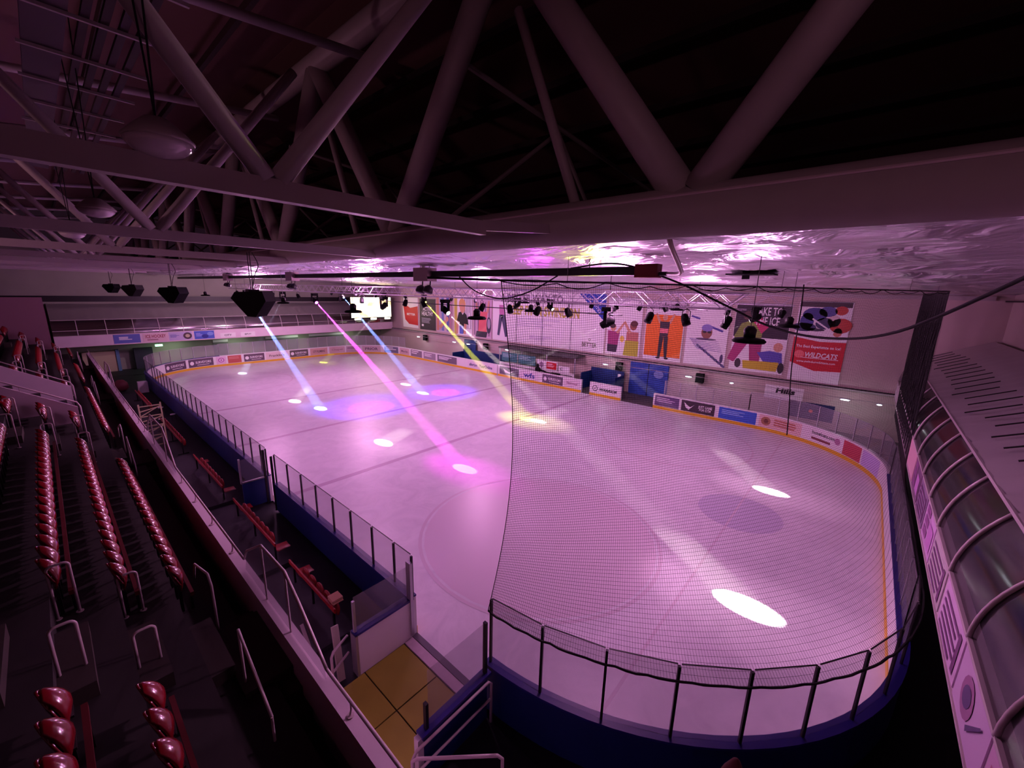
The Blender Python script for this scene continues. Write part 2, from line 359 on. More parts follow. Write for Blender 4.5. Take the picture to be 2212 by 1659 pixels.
# balcony structures on both ends: curved glazing over an advert fascia, foil-clad roof behind
def end_structure(sg, y0):                      # sg -1 near end, +1 far end
    Y = lambda d: y0 + sg * d
    xa, xb = (5.8 if sg < 0 else .3), 35.1
    if sg < 0: xa = 3.2
    side = 'near' if sg < 0 else 'far'
    g = thing('balcony_front', 'curved glazed balcony front with foil roof at the %s end of the rink' % ('camera' if sg < 0 else 'screen'), 'balcony', (xa, y0, 3.0))
    m = MB(); m.box((xa, Y(0), 3.0), (xb, Y(.12), 4.0)); m.build('fascia', M_para, g)
    m = MB(); m.box((xa, Y(-.03), 3.97), (xb, Y(.16), 4.03)); m.box((xa, Y(-.03), 2.97), (xb, Y(.16), 3.02)); m.build('fascia_trim', M_rail, g)
    m = MB(); m.box((xa, Y(.12), 2.98), (xb, Y(3.5), 3.1)); m.build('soffit', M_dark, g)
    arc = [(.02 + .50 * (t ** 2.0), 4.0 + 1.4 * t) for t in [i / 8 for i in range(9)]]
    m = MB(); vs = []; 
    for d, z in arc: vs += [(xa, Y(d), z), (xb, Y(d), z)]
    m.add(vs, [(2 * i, 2 * i + 1, 2 * i + 3, 2 * i + 2) for i in range(8)]); m.build('glazing', M_glaze, g, smooth=True)
    xs = [xb - .1 - 1.95 * i for i in range(40)]
    if sg < 0: xs = [5.0, 6.6, 8.5, 10.53, 12.57, 14.4, 16.3, 18.3, 20.3, 22.3, 24.3, 26.3, 28.3, 30.3, 32.3]
    for x in xs:
        if x < xa: continue
        m = MB(); m.tube([(x, Y(d - .03), z) for d, z in arc], .035, 6); m.build('mullion', M_rail, g, smooth=True)
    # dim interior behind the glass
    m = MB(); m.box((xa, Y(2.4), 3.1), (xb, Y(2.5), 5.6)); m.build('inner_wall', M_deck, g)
    # foil roof with overlaps
    def rf(a, b):
        x = xa + (xb - xa) * a; d = .50 + 3.0 * b; z = 5.42 + 1.42 * b + .05 * vn(x * 1.5, b * 5) - .05 * abs(math.sin(b * PI * 1.5)) + .05 * (((x * 1.05) % 1) - .5) * (1 - b)
        return (x, Y(d), z)
    vs, fs = grid(200, 12, rf); m = MB(); m.add(vs, fs); m.build('foil_roof', M_foil2, g, smooth=True)
    m = MB(); m.tube([(xa, Y(.5), 5.42), (xb, Y(.5), 5.42)], .045, 6); m.build('eaves_rail', M_steel, g)
    if sg > 0:
        m = MB(); m.box((xa, Y(.03), 4.45), (xb, Y(.09), 4.50)); m.build('transom', M_rail, g)
    for i in range(int((xb - xa) / 1.05)):
        x = xa + .5 + i * 1.05
        if sg < 0:
            m = MB(); b0 = .08 + .1 * hsh(i, 3); z = lambda b: 5.50 + 1.42 * b
            m.bar((x, Y(.5 + 3 * b0), z(b0)), (x - .1, Y(.5 + 3 * (b0 + .35)), z(b0 + .35)), .05, .03); m.build('roof_lap', M_dark, g)
    return g
near_b = end_structure(-1, -1.9); far_b = end_structure(1, 55.0)

# fascia adverts (flat printed boards)
def far_f(x): return lambda u, v, d: (x + u, 55.0 - d, v)
def near_f(x): return lambda u, v, d: (x - u, -1.9 + d, v)
def advert(nm, label, F, w, z0, z1, base, draw=None, group=None, cat='advert board', n=1, parent=None, thick=.02):
    m = MB()
    vs = []; fs = []
    rect(m, F, -w / 2, z0, w / 2, z1, base, thick, n)
    # edge returns so that the board has thickness
    for (a, b) in (((-w / 2, z0), (w / 2, z0)), ((w / 2, z1), (-w / 2, z1)), ((w / 2, z0), (w / 2, z1)), ((-w / 2, z1), (-w / 2, z0))):
        k = n if a[1] == b[1] else 1
        for i in range(k):
            p = (a[0] + (b[0] - a[0]) * i / k, a[1] + (b[1] - a[1]) * i / k); q = (a[0] + (b[0] - a[0]) * (i + 1) / k, a[1] + (b[1] - a[1]) * (i + 1) / k)
            m.add([F(*p, 0), F(*p, thick), F(*q, thick), F(*q, 0)], [(0, 1, 2, 3)], base)
    o = m.build(nm, None, parent)
    if not parent: tag(o, label, cat, group)
    elif label: o['label'] = label
    if draw:
        t = MB(); draw(t, F, w, z0, z1)
        if t.v: t.build('printed_artwork', None, o)
    return o
def bars(t, F, u0, u1, v, h, m, n, gap=1.6, d=.03):
    for i in range(n):
        l = (u1 - u0) * (.6 + .4 * hsh(i, int(u0 * 7 + 50))); rect(t, F, u0, v - i * h * gap, u0 + l, v - i * h * gap + h, m, d)
W_ = col((240, 238, 240)); K_ = col((24, 22, 28)); R_ = col((204, 30, 44)); B_ = col((34, 66, 176)); G_ = col((190, 190, 60)); SK = col((214, 160, 130)); PB = col((94, 110, 196))
def d_ice(t, F, w, z0, z1):
    text(t, 'ICE HOCKEY', F, 0, (z0 + z1) / 2 + .12, w * .8, .34, col((150, 40, 60)), .03); bars(t, F, -w * .35, w * .35, z0 + .22, .05, col((150, 90, 110)), 2)
def d_barsw(t, F, w, z0, z1): bars(t, F, -w * .3, w * .25, z1 - .3, .07, W_, 3)
def d_bear(t, F, w, z0, z1):
    bars(t, F, -w * .45, -w * .05, z1 - .3, .05, col((120, 120, 190)), 4); blob(t, F, w * .3, (z0 + z1) / 2, .38, .36, col((70, 50, 60)), .03); blob(t, F, w * .3, (z0 + z1) / 2, .2, .18, col((190, 180, 150)), .035)
def d_blob2(t, F, w, z0, z1):
    bars(t, F, -w * .42, -w * .1, z1 - .3, .08, col((150, 160, 230)), 3); blob(t, F, .05, (z0 + z1) / 2 - .15, .3, .22, col((30, 40, 140)), .03); blob(t, F, w * .3, (z0 + z1) / 2 + .1, .3, .2, col((120, 150, 225)), .03)
for x0, x1, c, dr, lb in ((4.15, 6.1, (90, 104, 186), d_barsw, 'blue advert board with pale text on the far balcony front'), (6.3, 8.3, (226, 196, 206), d_ice, 'pink board reading ICE HOCKEY on the far balcony front'),
                      (8.35, 10.3, (190, 180, 218), d_bear, 'lilac board with dark round emblem on the far balcony front'), (10.5, 12.3, (70, 96, 200), d_blob2, 'bright blue board with pale shapes on the far balcony front')):
    advert('advert_board', lb, far_f((x0 + x1) / 2), x1 - x0, 3.08, 3.94, col(c), dr, 'adverts on the far balcony front')
for i, x in enumerate((13.6, 15.6)):
    advert('advert_board', ['small white sign beside the bright blue board on the far balcony front', 'small white sign farther along the far balcony front'][i], far_f(x), 1.5, 3.1, 3.6, W_, lambda t, F, w, z0, z1: text(t, ['CITY', '@PLAY'][0 if F(0, 0, 0)[0] < 14.5 else 1], F, 0, 3.35, .7, .2, K_, .03), 'adverts on the far balcony front')
def d_n1(t, F, w, z0, z1):
    for k in range(5): rect(t, F, -w * .42, z1 - .22 - k * .15, w * (.2 + .2 * hsh(k, 5)), z1 - .16 - k * .15, col((120, 60, 120)), .03)
    rect(t, F, w * .33, z0 + .1, w * .42, z1 - .1, col((120, 60, 120)), .03)
def d_n2(t, F, w, z0, z1):
    blob(t, F, -.2, 3.55, .34, .3, col((170, 110, 160)), .03, rot=.5); blob(t, F, -.2, 3.56, .22, .16, col((90, 60, 120)), .035, rot=.5); limb(t, F, (.1, 3.3), (.6, 3.75), .04, .02, col((90, 60, 120)), .04)
def d_n3(t, F, w, z0, z1):
    rect(t, F, -w * .4, z0 + .15, w * .4, z1 - .15, col((200, 120, 150)), .03); text(t, 'SWINDON', F, 0, 3.62, w * .6, .28, col((150, 60, 100)), .036); bars(t, F, -w * .3, w * .3, 3.3, .05, col((150, 60, 100)), 2, d=.036)
def d_n4(t, F, w, z0, z1):
    for k in range(3): rect(t, F, -w * .4, z0 + .15 + k * .27, -w * .05, z0 + .35 + k * .27, col((150, 80, 150)), .03)
    rect(t, F, w * .05, z0 + .15, w * .42, z1 - .2, col((210, 140, 215)), .03)
for x0, x1, c, dr, lb in ((5.0, 6.55, (226, 180, 214), d_n3, 'pale board with rose panel nearest the camera on the near balcony front'),
                      (6.65, 8.4, (222, 190, 226), d_n2, 'pale board with round skater emblem on the near balcony front'), (8.5, 10.4, (230, 196, 232), d_n1, 'white board with rows of purple writing on the near balcony front'),
                      (10.6, 12.5, (206, 196, 200), d_n1, 'grey-lilac board between two white ones on the near balcony front'), (12.6, 14.3, (220, 176, 224), d_n4, 'lilac board with small squares on the near balcony front'),
                      (14.5, 16.2, (150, 120, 160), d_n1, 'dull purple board on the near balcony front'), (16.4, 18.2, (130, 90, 130), d_n4, 'dark plum board on the near balcony front'),
                      (18.4, 21.0, (226, 176, 190), None, 'plain pink board far along the near balcony front')):
    advert('advert_board', lb, near_f((x0 + x1) / 2), x1 - x0, 3.06, 3.94, col(c), dr, 'adverts on the near balcony front')

# ================================================================ RINK BOARDS
def post_s(g, s, z0, z1, m, off=.1, w=.05):
    p = rp(s, off); q = rp(s + .02, off); a = math.atan2(q[1] - p[1], q[0] - p[0])
    t = MB(); t.box((-w / 2, -w / 2, z0), (w / 2, w / 2, z1)); t.xf(Matrix.Translation((p[0], p[1], 0)) @ Matrix.Rotation(a, 4, 'Z')); t.build('post', m, g)
def boards(label, s0, s1, ztop, posts=None, postm=M_dark, glass=True, blue=True, near=True, zb=1.15, name='rink_boards'):
    p = rp((s0 + s1) / 2, .1); g = thing(name, label, 'rink boards', (p[0], p[1], 0), 'runs of boards around the ice')
    m = MB(); sweep(m, s0, s1, [(0, 0), (0, zb), (.1, zb), (.1, 0)], M_white); m.build('inner_panel', None, g)
    m = MB(); sweep(m, s0, s1, [(.101, 0), (.101, zb), (.19, zb), (.19, 0)], M_blue if blue else M_white); m.build('outer_panel', None, g)
    m = MB(); sweep(m, s0, s1, [(-.012, zb), (-.012, zb + .05), (.215, zb + .05), (.215, zb)], M_bluerail if near else M_white); m.build('top_rail', None, g)
    m = MB(); sweep(m, s0, s1, [(-.018, .0), (-.018, .22), (-.002, .22), (-.002, .0)], M_yellow); m.build('kickplate', None, g)
    if glass:
        ps = posts or []
        for a, b in zip(ps[:-1], ps[1:]):
            m = MB(); sweep(m, a + .03, b - .03, [(.095, zb + .05), (.095, ztop), (.107, ztop), (.107, zb + .05)], M_glass, step=1.3); pn = m.build('glass_pane', None, g)
            m = MB(); sweep(m, a + .03, b - .03, [(.090, ztop), (.090, ztop + .012), (.112, ztop + .012), (.112, ztop)], postm, step=1.3); m.build('pane_edge', None, pn)
        for s in ps: post_s(g, s, zb + .04, ztop - (.04 if near else 0), postm)
    return g
# near corner (open to the camera): posts 1.2 m apart
ps = [.35 + 1.2 * i for i in range(10)]
bc = boards('curved blue-backed boards with tall glass at the corner nearest the camera', .25, ps[-1], 2.78, ps)
ps2 = [ps[-1] + 1.2 * i for i in range(11)]
be = boards('straight boards and glass along the near end below the balcony', ps2[0], ps2[-1], 2.6, ps2, M_alu)
ps3 = [ps2[-1] + 1.2 * i for i in range(9)] + [34.5]
bd = boards('curved boards and glass at the near end corner by the banner wall', ps3[0], ps3[-1], 2.5, ps3, M_alu, near=False, blue=False)
ps4 = [34.5 + 1.2 * i for i in range(6)]
b4 = boards('boards with short run of glass beside the blue shutter door', 34.5, 41.3, 2.35, ps4, M_alu, near=False, blue=False)
b5 = boards('board with black lettering in front of the blue penalty box', 44.15, 47.2, 1.2, None, glass=False, near=False, blue=False)
b6 = boards('long boards in front of the timekeeper boxes', 48.1, 58.6, 1.2, None, glass=False, near=False, blue=False)
b7 = boards('low boards running to the screen end under the portrait banners', 58.75, 76.0, 1.2, None, glass=False, near=False, blue=False)
ps8 = [76.0 + 1.25 * i for i in range(19)] + [99.4]
b8 = boards('curved and straight boards with glass across the screen end', 76.0, 99.4, 2.5, ps8, M_alu, near=False, blue=False)
ps9 = [99.4 + 1.2 * i for i in range(10)]
b9 = boards('curved boards and glass at the far corner by the players side', 99.4, ps9[-1], 2.42, ps9, M_alu, near=True)
sn = lambda y: s_near(y)
pA = [ps9[-1]] + [sn(y) for y in [45.0 - 1.2 * i for i in range(1, 23)] if y > 18.3] + [sn(17.95)]
b10 = boards('long straight boards and glass along the players side beyond the gate', pA[0], pA[-1], 2.42, pA, M_dark)
pB = [sn(y) for y in (17.0, 15.7, 14.45, 13.25, 12.02, 10.86, 9.64, 8.55, 7.75)]
b11 = boards('straight boards and glass between the players gate and yellow tunnel', pB[0], pB[-1], 2.42, pB, M_dark)

# adverts on the inner faces
def inner_ad(label, s0, s1, c, dr=None, z0=.26, z1=1.1):
    sc = (s0 + s1) / 2; n = max(1, int((s1 - s0) / .5)); w = s1 - s0 - .08
    advert('advert_board', label, bframe(sc), w, z0, z1, col(c), dr, 'adverts on the rink boards', n=n, thick=.012)
def T(txt, c=K_, hh=.3, ww=.7, dv=0, sh=0.):
    return lambda t, F, w, z0, z1: text(t, txt, F, 0, (z0 + z1) / 2 + dv, w * ww, hh, c, .022, sh)
def Bt(c, n=3, h=.07):
    return lambda t, F, w, z0, z1: bars(t, F, -w * .42, w * .36, z1 - .22, h, c, n, 2.0, .022)
def d_play(t, F, w, z0, z1):
    blob(t, F, -w * .36, .68, .2, .2, W_, .022); text(t, 'SURVEYORS', F, w * .1, .72, w * .62, .26, W_, .022); bars(t, F, -w * .15, w * .4, .42, .05, W_, 1, d=.022)
def d_embl(t, F, w, z0, z1):
    blob(t, F, 0, .7, .3, .26, col((180, 90, 170)), .022); blob(t, F, 0, .7, .2, .17, W_, .024); blob(t, F, 0, .7, .1, .09, col((180, 90, 170)), .026)
def d_warrior(t, F, w, z0, z1):
    blob(t, F, -w * .37, .68, .27, .27, K_, .022); blob(t, F, -w * .37, .68, .21, .21, W_, .024); text(t, 'W', F, -w * .37, .68, .22, .2, K_, .026); text(t, 'WARRIOR', F, w * .11, .64, w * .62, .26, K_, .022, .35, .04)
def d_wing(t, F, w, z0, z1):
    poly(t, F, [(-w * .42, .95), (-w * .36, .55), (-w * .26, .4), (-w * .1, .85), (-w * .22, .62), (-w * .3, .72)], W_, .022); text(t, 'JUST GAME\nFOR GYM', F, w * .22, .68, w * .4, .42, W_, .022)
def d_com(t, F, w, z0, z1):
    text(t, 'homeloans.com', F, 0, .86, w * .6, .22, K_, .022); rect(t, F, -w * .3, .42, w * .2, .56, col((130, 60, 70)), .022); blob(t, F, w * .38, .8, .2, .2, col((180, 120, 160)), .022)
def d_bearp(t, F, w, z0, z1):
    blob(t, F, -w * .34, .7, .3, .3, col((170, 120, 90)), .022); blob(t, F, -w * .34, .7, .16, .16, col((120, 70, 60)), .024); bars(t, F, -w * .15, w * .42, .85, .1, col((190, 120, 100)), 3, 1.7, .022)
def d_eagle(t, F, w, z0, z1): poly(t, F, [(-w * .3, .9), (0, .6), (w * .25, .78), (w * .05, .45), (-w * .2, .5)], W_, .022)
INN = [
    ('plain lilac advert at the bend by the camera end corner', 25.0, 26.9, (200, 180, 230), None), ('small red advert past the white website board', 26.95, 28.4, (196, 70, 90), None),
    ('white website advert on the curve by the banner wall', 28.45, 31.0, (232, 226, 230), d_com), ('peach advert with round brown emblem', 31.1, 33.8, (228, 196, 190), d_bearp),
    ('bright blue advert with small pale lines', 33.9, 36.4, (64, 104, 206), Bt(col((150, 190, 240)), 3, .06)), ('dark advert with white wing emblem', 36.6, 39.1, (66, 54, 66), d_wing),
    ('purple advert with pale lines next to the shutter door', 39.2, 41.2, (108, 84, 130), Bt(col((200, 180, 210)), 3)), ('white advert with circled letter in front of the penalty box', 44.25, 47.05, (232, 228, 232), d_warrior),
    ('white advert at the end of the timekeeper boards', 48.2, 50.0, (222, 208, 216), T('Seaway', col((150, 100, 130)))), ('dark advert beside the silhouetted box', 50.1, 52.6, (100, 84, 104), d_play),
    ('white advert with blue letters by the timekeeper box', 53.0, 55.5, (226, 214, 226), T('wfs', col((50, 60, 150)), .5, .6)), ('grey advert with white bird emblem', 55.6, 58.4, (104, 96, 112), d_eagle),
    ('long white advert beside the blue post', 59.1, 63.5, (230, 222, 228), T('allerton   YourOnline', col((40, 50, 110)), .34, .85)), ('grey advert right after the blue post', 65.3, 69.0, (116, 106, 120), Bt(W_, 3)),
    ('pale grey advert with white lines under the portrait banners', 69.3, 71.8, (150, 140, 152), Bt(W_, 3)), ('grey advert with two text blocks under the portrait banners', 72.1, 74.6, (132, 120, 134), Bt(W_, 2, .12)),
    ('pinkish advert at the start of the far bend', 74.9, 77.1, (210, 180, 184), T('Merlin', col((120, 90, 110)))), ('slate blue advert on the far bend', 77.3, 79.7, (110, 112, 136), Bt(W_, 2, .1)),
    ('pale advert with large capital letters on the far bend', 80.2, 82.8, (206, 188, 190), T('PRIOR', col((80, 70, 80)), .36)), ('greyish advert between capital letters and screen corner', 83.0, 84.9, (196, 176, 184), Bt(col((120, 100, 120)), 2)),
    ('faint pink advert on the screen end boards', 85.0, 87.1, (208, 176, 180), T('Chapel', col((150, 110, 120)))), ('peach advert with capitals on the screen end boards', 87.3, 89.6, (206, 170, 160), T('CITY PLUMBING', col((90, 70, 80)))),
    ('dark green-grey advert on the screen end boards', 89.8, 92.1, (92, 84, 84), d_play), ('white advert in rounded letters on the screen end boards', 92.3, 94.8, (222, 204, 206), T("Franklin's", col((110, 90, 80)))),
    ('dark advert with white roundel on the screen end boards', 94.9, 97.1, (96, 72, 92), d_play), ('brick red advert on the screen end boards', 97.3, 98.7, (190, 92, 86), Bt(col((220, 150, 140)), 2)),
    ('pale advert with pink ring emblem', 98.8, 99.8, (226, 196, 220), d_embl), ('dark advert with white disc on the far left bend', 100.0, 102.5, (92, 74, 96), d_play), ('dark advert at the very start of the far left bend', 102.7, 105.2, (88, 70, 92), d_play),
]
for a in INN: inner_ad(*a)

# ================================================================ BANNER WALL
def wf(yc): return lambda u, v, d: (35.17 - d, yc - u, v)
def banner(label, y0, y1, z0, z1, base, draw):
    w = abs(y0 - y1); o = advert('banner', label, wf((y0 + y1) / 2), w, z0, z1, base, draw, 'printed banners on the long wall', cat='banner', thick=.03)
    m = MB(); m.tube([(35.12, y0, z1), (35.12, y1, z1)], .03, 6); m.build('hanging_batten', M_alu, o)
    return o
D = .045
def b_red(t, F, w, z0, z1):
    poly(t, F, [(-w / 2 + .1, 7.0), (-w * .35, 4.6), (-w * .1, 4.0), (w / 2 - .05, 3.9), (w / 2 - .05, 6.6), (0, 6.3)], R_, D); text(t, 'BETTER', F, .2, 5.4, w * .55, .3, W_, D + .02)
def b_act(t, F, w, z0, z1):
    text(t, 'ACTIVE\nHEALTHY', F, 0, 6.0, w * .72, 1.2, W_, D); bars(t, F, -w * .38, w * .3, 5.0, .08, col((170, 170, 180)), 5, 1.9, D); rect(t, F, -w * .38, 3.9, -w * .25, 4.2, W_, D)
def b_collage(t, F, w, z0, z1):
    for i, c in enumerate(((206, 140, 120), (190, 176, 206), (120, 140, 196), (210, 196, 200), (96, 110, 180), (176, 130, 150))): rect(t, F, -w / 2 + i * w / 6, 3.6, -w / 2 + (i + 1) * w / 6 - .03, 8.0, col(c), D)
    limb(t, F, (-w * .3, 4.0), (w * .1, 4.9), .25, .2, SK, D + .01); blob(t, F, w * .2, 5.2, .3, .35, SK, D + .01)
def person(t, F, u, v, s, shirt, leg, skin=SK, hair=K_, arms='down', z=D + .01, female=False):
    # small printed figure; s = height, feet at v
    H = s; blob(t, F, u, v + H * .92, H * .055, H * .07, hair, z); blob(t, F, u, v + H * .905, H * .045, H * .06, skin, z + .004)
    poly(t, F, [(u - H * .11, v + H * .83), (u + H * .11, v + H * .83), (u + H * .09, v + H * .5), (u - H * .09, v + H * .5)], shirt, z + .006)
    limb(t, F, (u - H * .05, v + H * .5), (u - H * .07, v + H * .04), H * .05, H * .03, leg, z + .004); limb(t, F, (u + H * .05, v + H * .5), (u + H * .08, v + H * .04), H * .05, H * .03, leg, z + .004)
    blob(t, F, u - H * .09, v + H * .02, H * .05, H * .02, K_, z + .008); blob(t, F, u + H * .1, v + H * .02, H * .05, H * .02, K_, z + .008)
    for sg in (-1, 1):
        if arms == 'up': limb(t, F, (u + sg * H * .1, v + H * .8), (u + sg * H * .2, v + H * 1.0), H * .03, H * .022, skin, z + .004)
        elif arms == 'down': limb(t, F, (u + sg * H * .1, v + H * .8), (u + sg * H * .15, v + H * .5), H * .032, H * .02, skin, z + .004)
def b_black(t, F, w, z0, z1):
    rect(t, F, -w / 2 + .1, 3.4, -w * .3, 8, col((200, 190, 90)), D)
    for i in range(5): rect(t, F, w * (.1 + .08 * i), 4.2, w * (.13 + .08 * i), 8.2, col((120, 110, 130)), D)
    blob(t, F, -.1, 7.25, .62, .7, col((220, 170, 110)), D + .004); blob(t, F, -.05, 6.75, .5, .62, SK, D + .008)
    poly(t, F, [(-1.15, 5.0), (-.75, 6.2), (-.3, 6.3), (0, 5.9), (.3, 6.25), (.75, 5.9), (1.1, 4.7), (.65, 4.8), (.6, 3.6), (-.6, 3.6), (-.6, 5.0)], K_, D + .012)
    limb(t, F, (-1.0, 5.1), (-1.1, 3.5), .22, .18, SK, D + .014); limb(t, F, (.5, 4.8), (.35, 3.5), .22, .2, SK, D + .014); poly(t, F, [(-.5, 4.6), (.1, 4.5), (.1, 3.5), (-.6, 3.5)], PB, D + .016)
    poly(t, F, [(1.0, 6.4), (1.25, 6.2), (1.4, 4.4), (1.1, 4.2)], W_, D + .014)
def b_pink(t, F, w, z0, z1):
    rect(t, F, -w / 2 + .05, 3.5, w / 2 - .05, 8.0, col((206, 176, 196)), D)
    for i in range(5): rect(t, F, -w * .45 + i * .62, 3.6, -w * .45 + i * .62 + .16, 7.6, col((120, 96, 120)), D + .003)
    blob(t, F, -.1, 7.0, .42, .5, SK, D + .006); poly(t, F, [(-1.0, 6.5), (.9, 6.5), (.7, 5.4), (.75, 4.0), (-.7, 4.0), (-.6, 5.4)], col((226, 110, 116)), D + .008)
    limb(t, F, (-.9, 6.4), (-1.1, 7.9), .18, .12, SK, D + .01); limb(t, F, (.85, 6.4), (1.1, 7.8), .18, .12, SK, D + .01); poly(t, F, [(-1.0, 4.1), (.9, 4.1), (.7, 3.4), (-1.2, 3.4)], col((50, 44, 60)), D + .01); blob(t, F, 1.1, 4.9, .4, 1.0, col((60, 54, 70)), D + .005); blob(t, F, 1.1, 5.1, .26, .6, col((170, 160, 180)), D + .009)
def b_big(t, F, w, z0, z1):
    text(t, 'A BETTER WAY TO', F, -1.8, 8.25, 8.6, .9, col((120, 104, 118)), D, 0, .03); text(t, 'KEEP FIT IN SWINDON', F, -.1, 6.95, 9.2, 1.05, col((186, 176, 70)), D, 0, .03)
    poly(t, F, [(w / 2 - 3.0, 8.9), (w / 2 - .05, 8.9), (w / 2 - .05, 6.3)], B_, D); text(t, 'EASY\nACTIVITIES', F, w / 2 - 1.1, 8.0, 1.9, .7, W_, D + .01, 0, .0, -.8)
    for u in (-w / 2 + 3.7, -w / 2 + 7.35, -w / 2 + 11.0): rect(t, F, u, z0, u + .06, z1, col((70, 60, 80)), D + .012)
    bars(t, F, -3.6, 2.4, 6.0, .07, col((190, 180, 206)), 4, 3.6, D); bars(t, F, -1.8, 1.6, 4.2, .06, col((180, 160, 200)), 3, 2.6, D)
    text(t, 'BETTER', F, w / 2 - 1.6, 4.0, 1.7, .42, col((96, 90, 70)), D); blob(t, F, w / 2 - 1.6, 4.5, .13, .13, col((96, 90, 70)), D); blob(t, F, w / 2 - 1.6, 4.5, .08, .08, W_, D + .003)
    u = -w / 2 + 1.4; limb(t, F, (u, 6.4), (u - .45, 3.9), .3, .16, col((70, 74, 100)), D + .01); limb(t, F, (u + .2, 6.4), (u + .8, 3.8), .3, .16, col((70, 74, 100)), D + .01)
    poly(t, F, [(u - .35, 7.4), (u + .45, 7.4), (u + .5, 6.3), (u - .3, 6.3)], col((190, 120, 170)), D + .012); blob(t, F, u - .6, 3.75, .2, .08, W_, D + .014); blob(t, F, u + .9, 3.65, .2, .08, W_, D + .014)
def b_five(t, F, w, z0, z1):
    P1, P2 = (-w * .32, 5.0), (w * .2, 5.3)
    blob(t, F, -w * .3, 5.9, .3, .36, SK, D); blob(t, F, -w * .32, 6.05, .3, .24, col((60, 40, 40)), D + .003); poly(t, F, [(-w * .46, 5.6), (-w * .1, 5.5), (-w * .14, 4.3), (-w * .44, 4.3)], col((166, 60, 120)), D + .006)
    poly(t, F, [(-w * .45, 4.3), (-w * .14, 4.3), (-w * .16, 3.6), (-w * .44, 3.6)], col((50, 40, 60)), D + .006); limb(t, F, (-w * .18, 5.4), (w * .02, 6.4), .13, .09, SK, D + .009)
    blob(t, F, w * .28, 6.15, .34, .4, col((150, 84, 70)), D); blob(t, F, w * .3, 6.35, .36, .28, col((90, 40, 40)), D + .003); limb(t, F, (w * .2, 5.5), (w * .02, 6.5), .14, .1, SK, D + .009)
    poly(t, F, [(w * .1, 5.6), (w * .44, 5.6), (w * .44, 4.7), (w * .1, 4.7)], col((196, 120, 110)), D + .006); poly(t, F, [(w * .08, 4.8), (w * .46, 4.8), (w * .46, 3.4), (w * .04, 3.4)], G_, D + .007); blob(t, F, -w * .02, 4.9, .22, .3, col((236, 210, 90)), D + .002)
def b_orange(t, F, w, z0, z1):
    rect(t, F, -w / 2 + .08, 3.7, w / 2 - .08, 7.3, col((240, 120, 30)), D); rect(t, F, -w / 2 + .08, 7.75, w / 2 - .08, 8.3, col((200, 180, 200)), D)
    text(t, 'HIIT IT', F, .1, 7.95, w * .4, .4, K_, D + .01); person(t, F, .05, 3.5, 3.9, col((60, 44, 56)), col((50, 42, 50)), hair=col((230, 180, 150)), arms='up', z=D + .01)
    rect(t, F, -.3, 5.75, .4, 6.15, col((240, 130, 140)), D + .03)
def b_swim(t, F, w, z0, z1):
    limb(t, F, (-w * .42, 7.35), (-w * .2, 7.15), .07, .07, col((80, 66, 160)), D); limb(t, F, (w * .05, 6.6), (w * .38, 6.25), .08, .08, col((80, 66, 160)), D)
    blob(t, F, 0, 6.1, .42, .52, col((150, 100, 80)), D + .003); blob(t, F, 0, 6.45, .42, .3, col((140, 130, 200)), D + .006); blob(t, F, -.17, 6.12, .16, .09, K_, D + .009); blob(t, F, .2, 6.12, .16, .09, K_, D + .009)
    for k in range(7): limb(t, F, (-w * (.4 - .03 * k), 5.5 - .12 * k), (w * (.3 + .02 * k), 5.45 - .14 * k), .03, .01, col((120, 110, 170)), D + .002)
    blob(t, F, 0, 5.55, .8, .08, col((90, 70, 100)), D + .01)
    for k in range(8): blob(t, F, -.5 + .28 * k, 4.95 - .2 * k, .22, .10, col((100, 92, 140)), D + .004, rot=-.6)
    blob(t, F, w * .42, 4.1, .12, .35, col((80, 70, 110)), D)
def b_ice(t, F, w, z0, z1):
    rect(t, F, -w / 2 + .03, 6.0, w / 2 - .03, z1 - .05, col((40, 22, 44)), D - .004)
    text(t, 'TAKE TO\nTHE ICE', F, .35, 7.6, 1.8, 1.3, W_, D + .01, 0, .015)
    poly(t, F, [(-1.7, 6.0), (-1.3, 7.0), (-.5, 7.3), (.2, 6.7), (.1, 5.6), (-1.6, 5.6)], col((128, 148, 60)), D + .006); poly(t, F, [(-.8, 7.4), (-.1, 7.6), (.5, 6.8), (.1, 6.3), (-.3, 6.9)], col((200, 50, 110)), D + .008); blob(t, F, -.9, 7.6, .36, .36, col((90, 60, 60)), D + .004)
    limb(t, F, (-1.1, 5.7), (-1.75, 4.1), .42, .26, col((176, 60, 120)), D + .01); limb(t, F, (-.2, 5.7), (-.1, 4.1), .44, .32, col((166, 56, 112)), D + .01); blob(t, F, -1.2, 3.95, .22, .36, col((60, 50, 60)), D + .014)
    poly(t, F, [(0, 4.9), (.8, 5.1), (1.6, 5.0), (1.7, 4.2), (.6, 4.1)], col((90, 84, 180)), D + .012); blob(t, F, 1.3, 5.4, .3, .34, SK, D + .01); poly(t, F, [(-.9, 4.2), (1.5, 4.3), (1.4, 3.6), (-.8, 3.6)], col((206, 186, 50)), D + .014); blob(t, F, 1.65, 3.9, .2, .4, K_, D + .016)
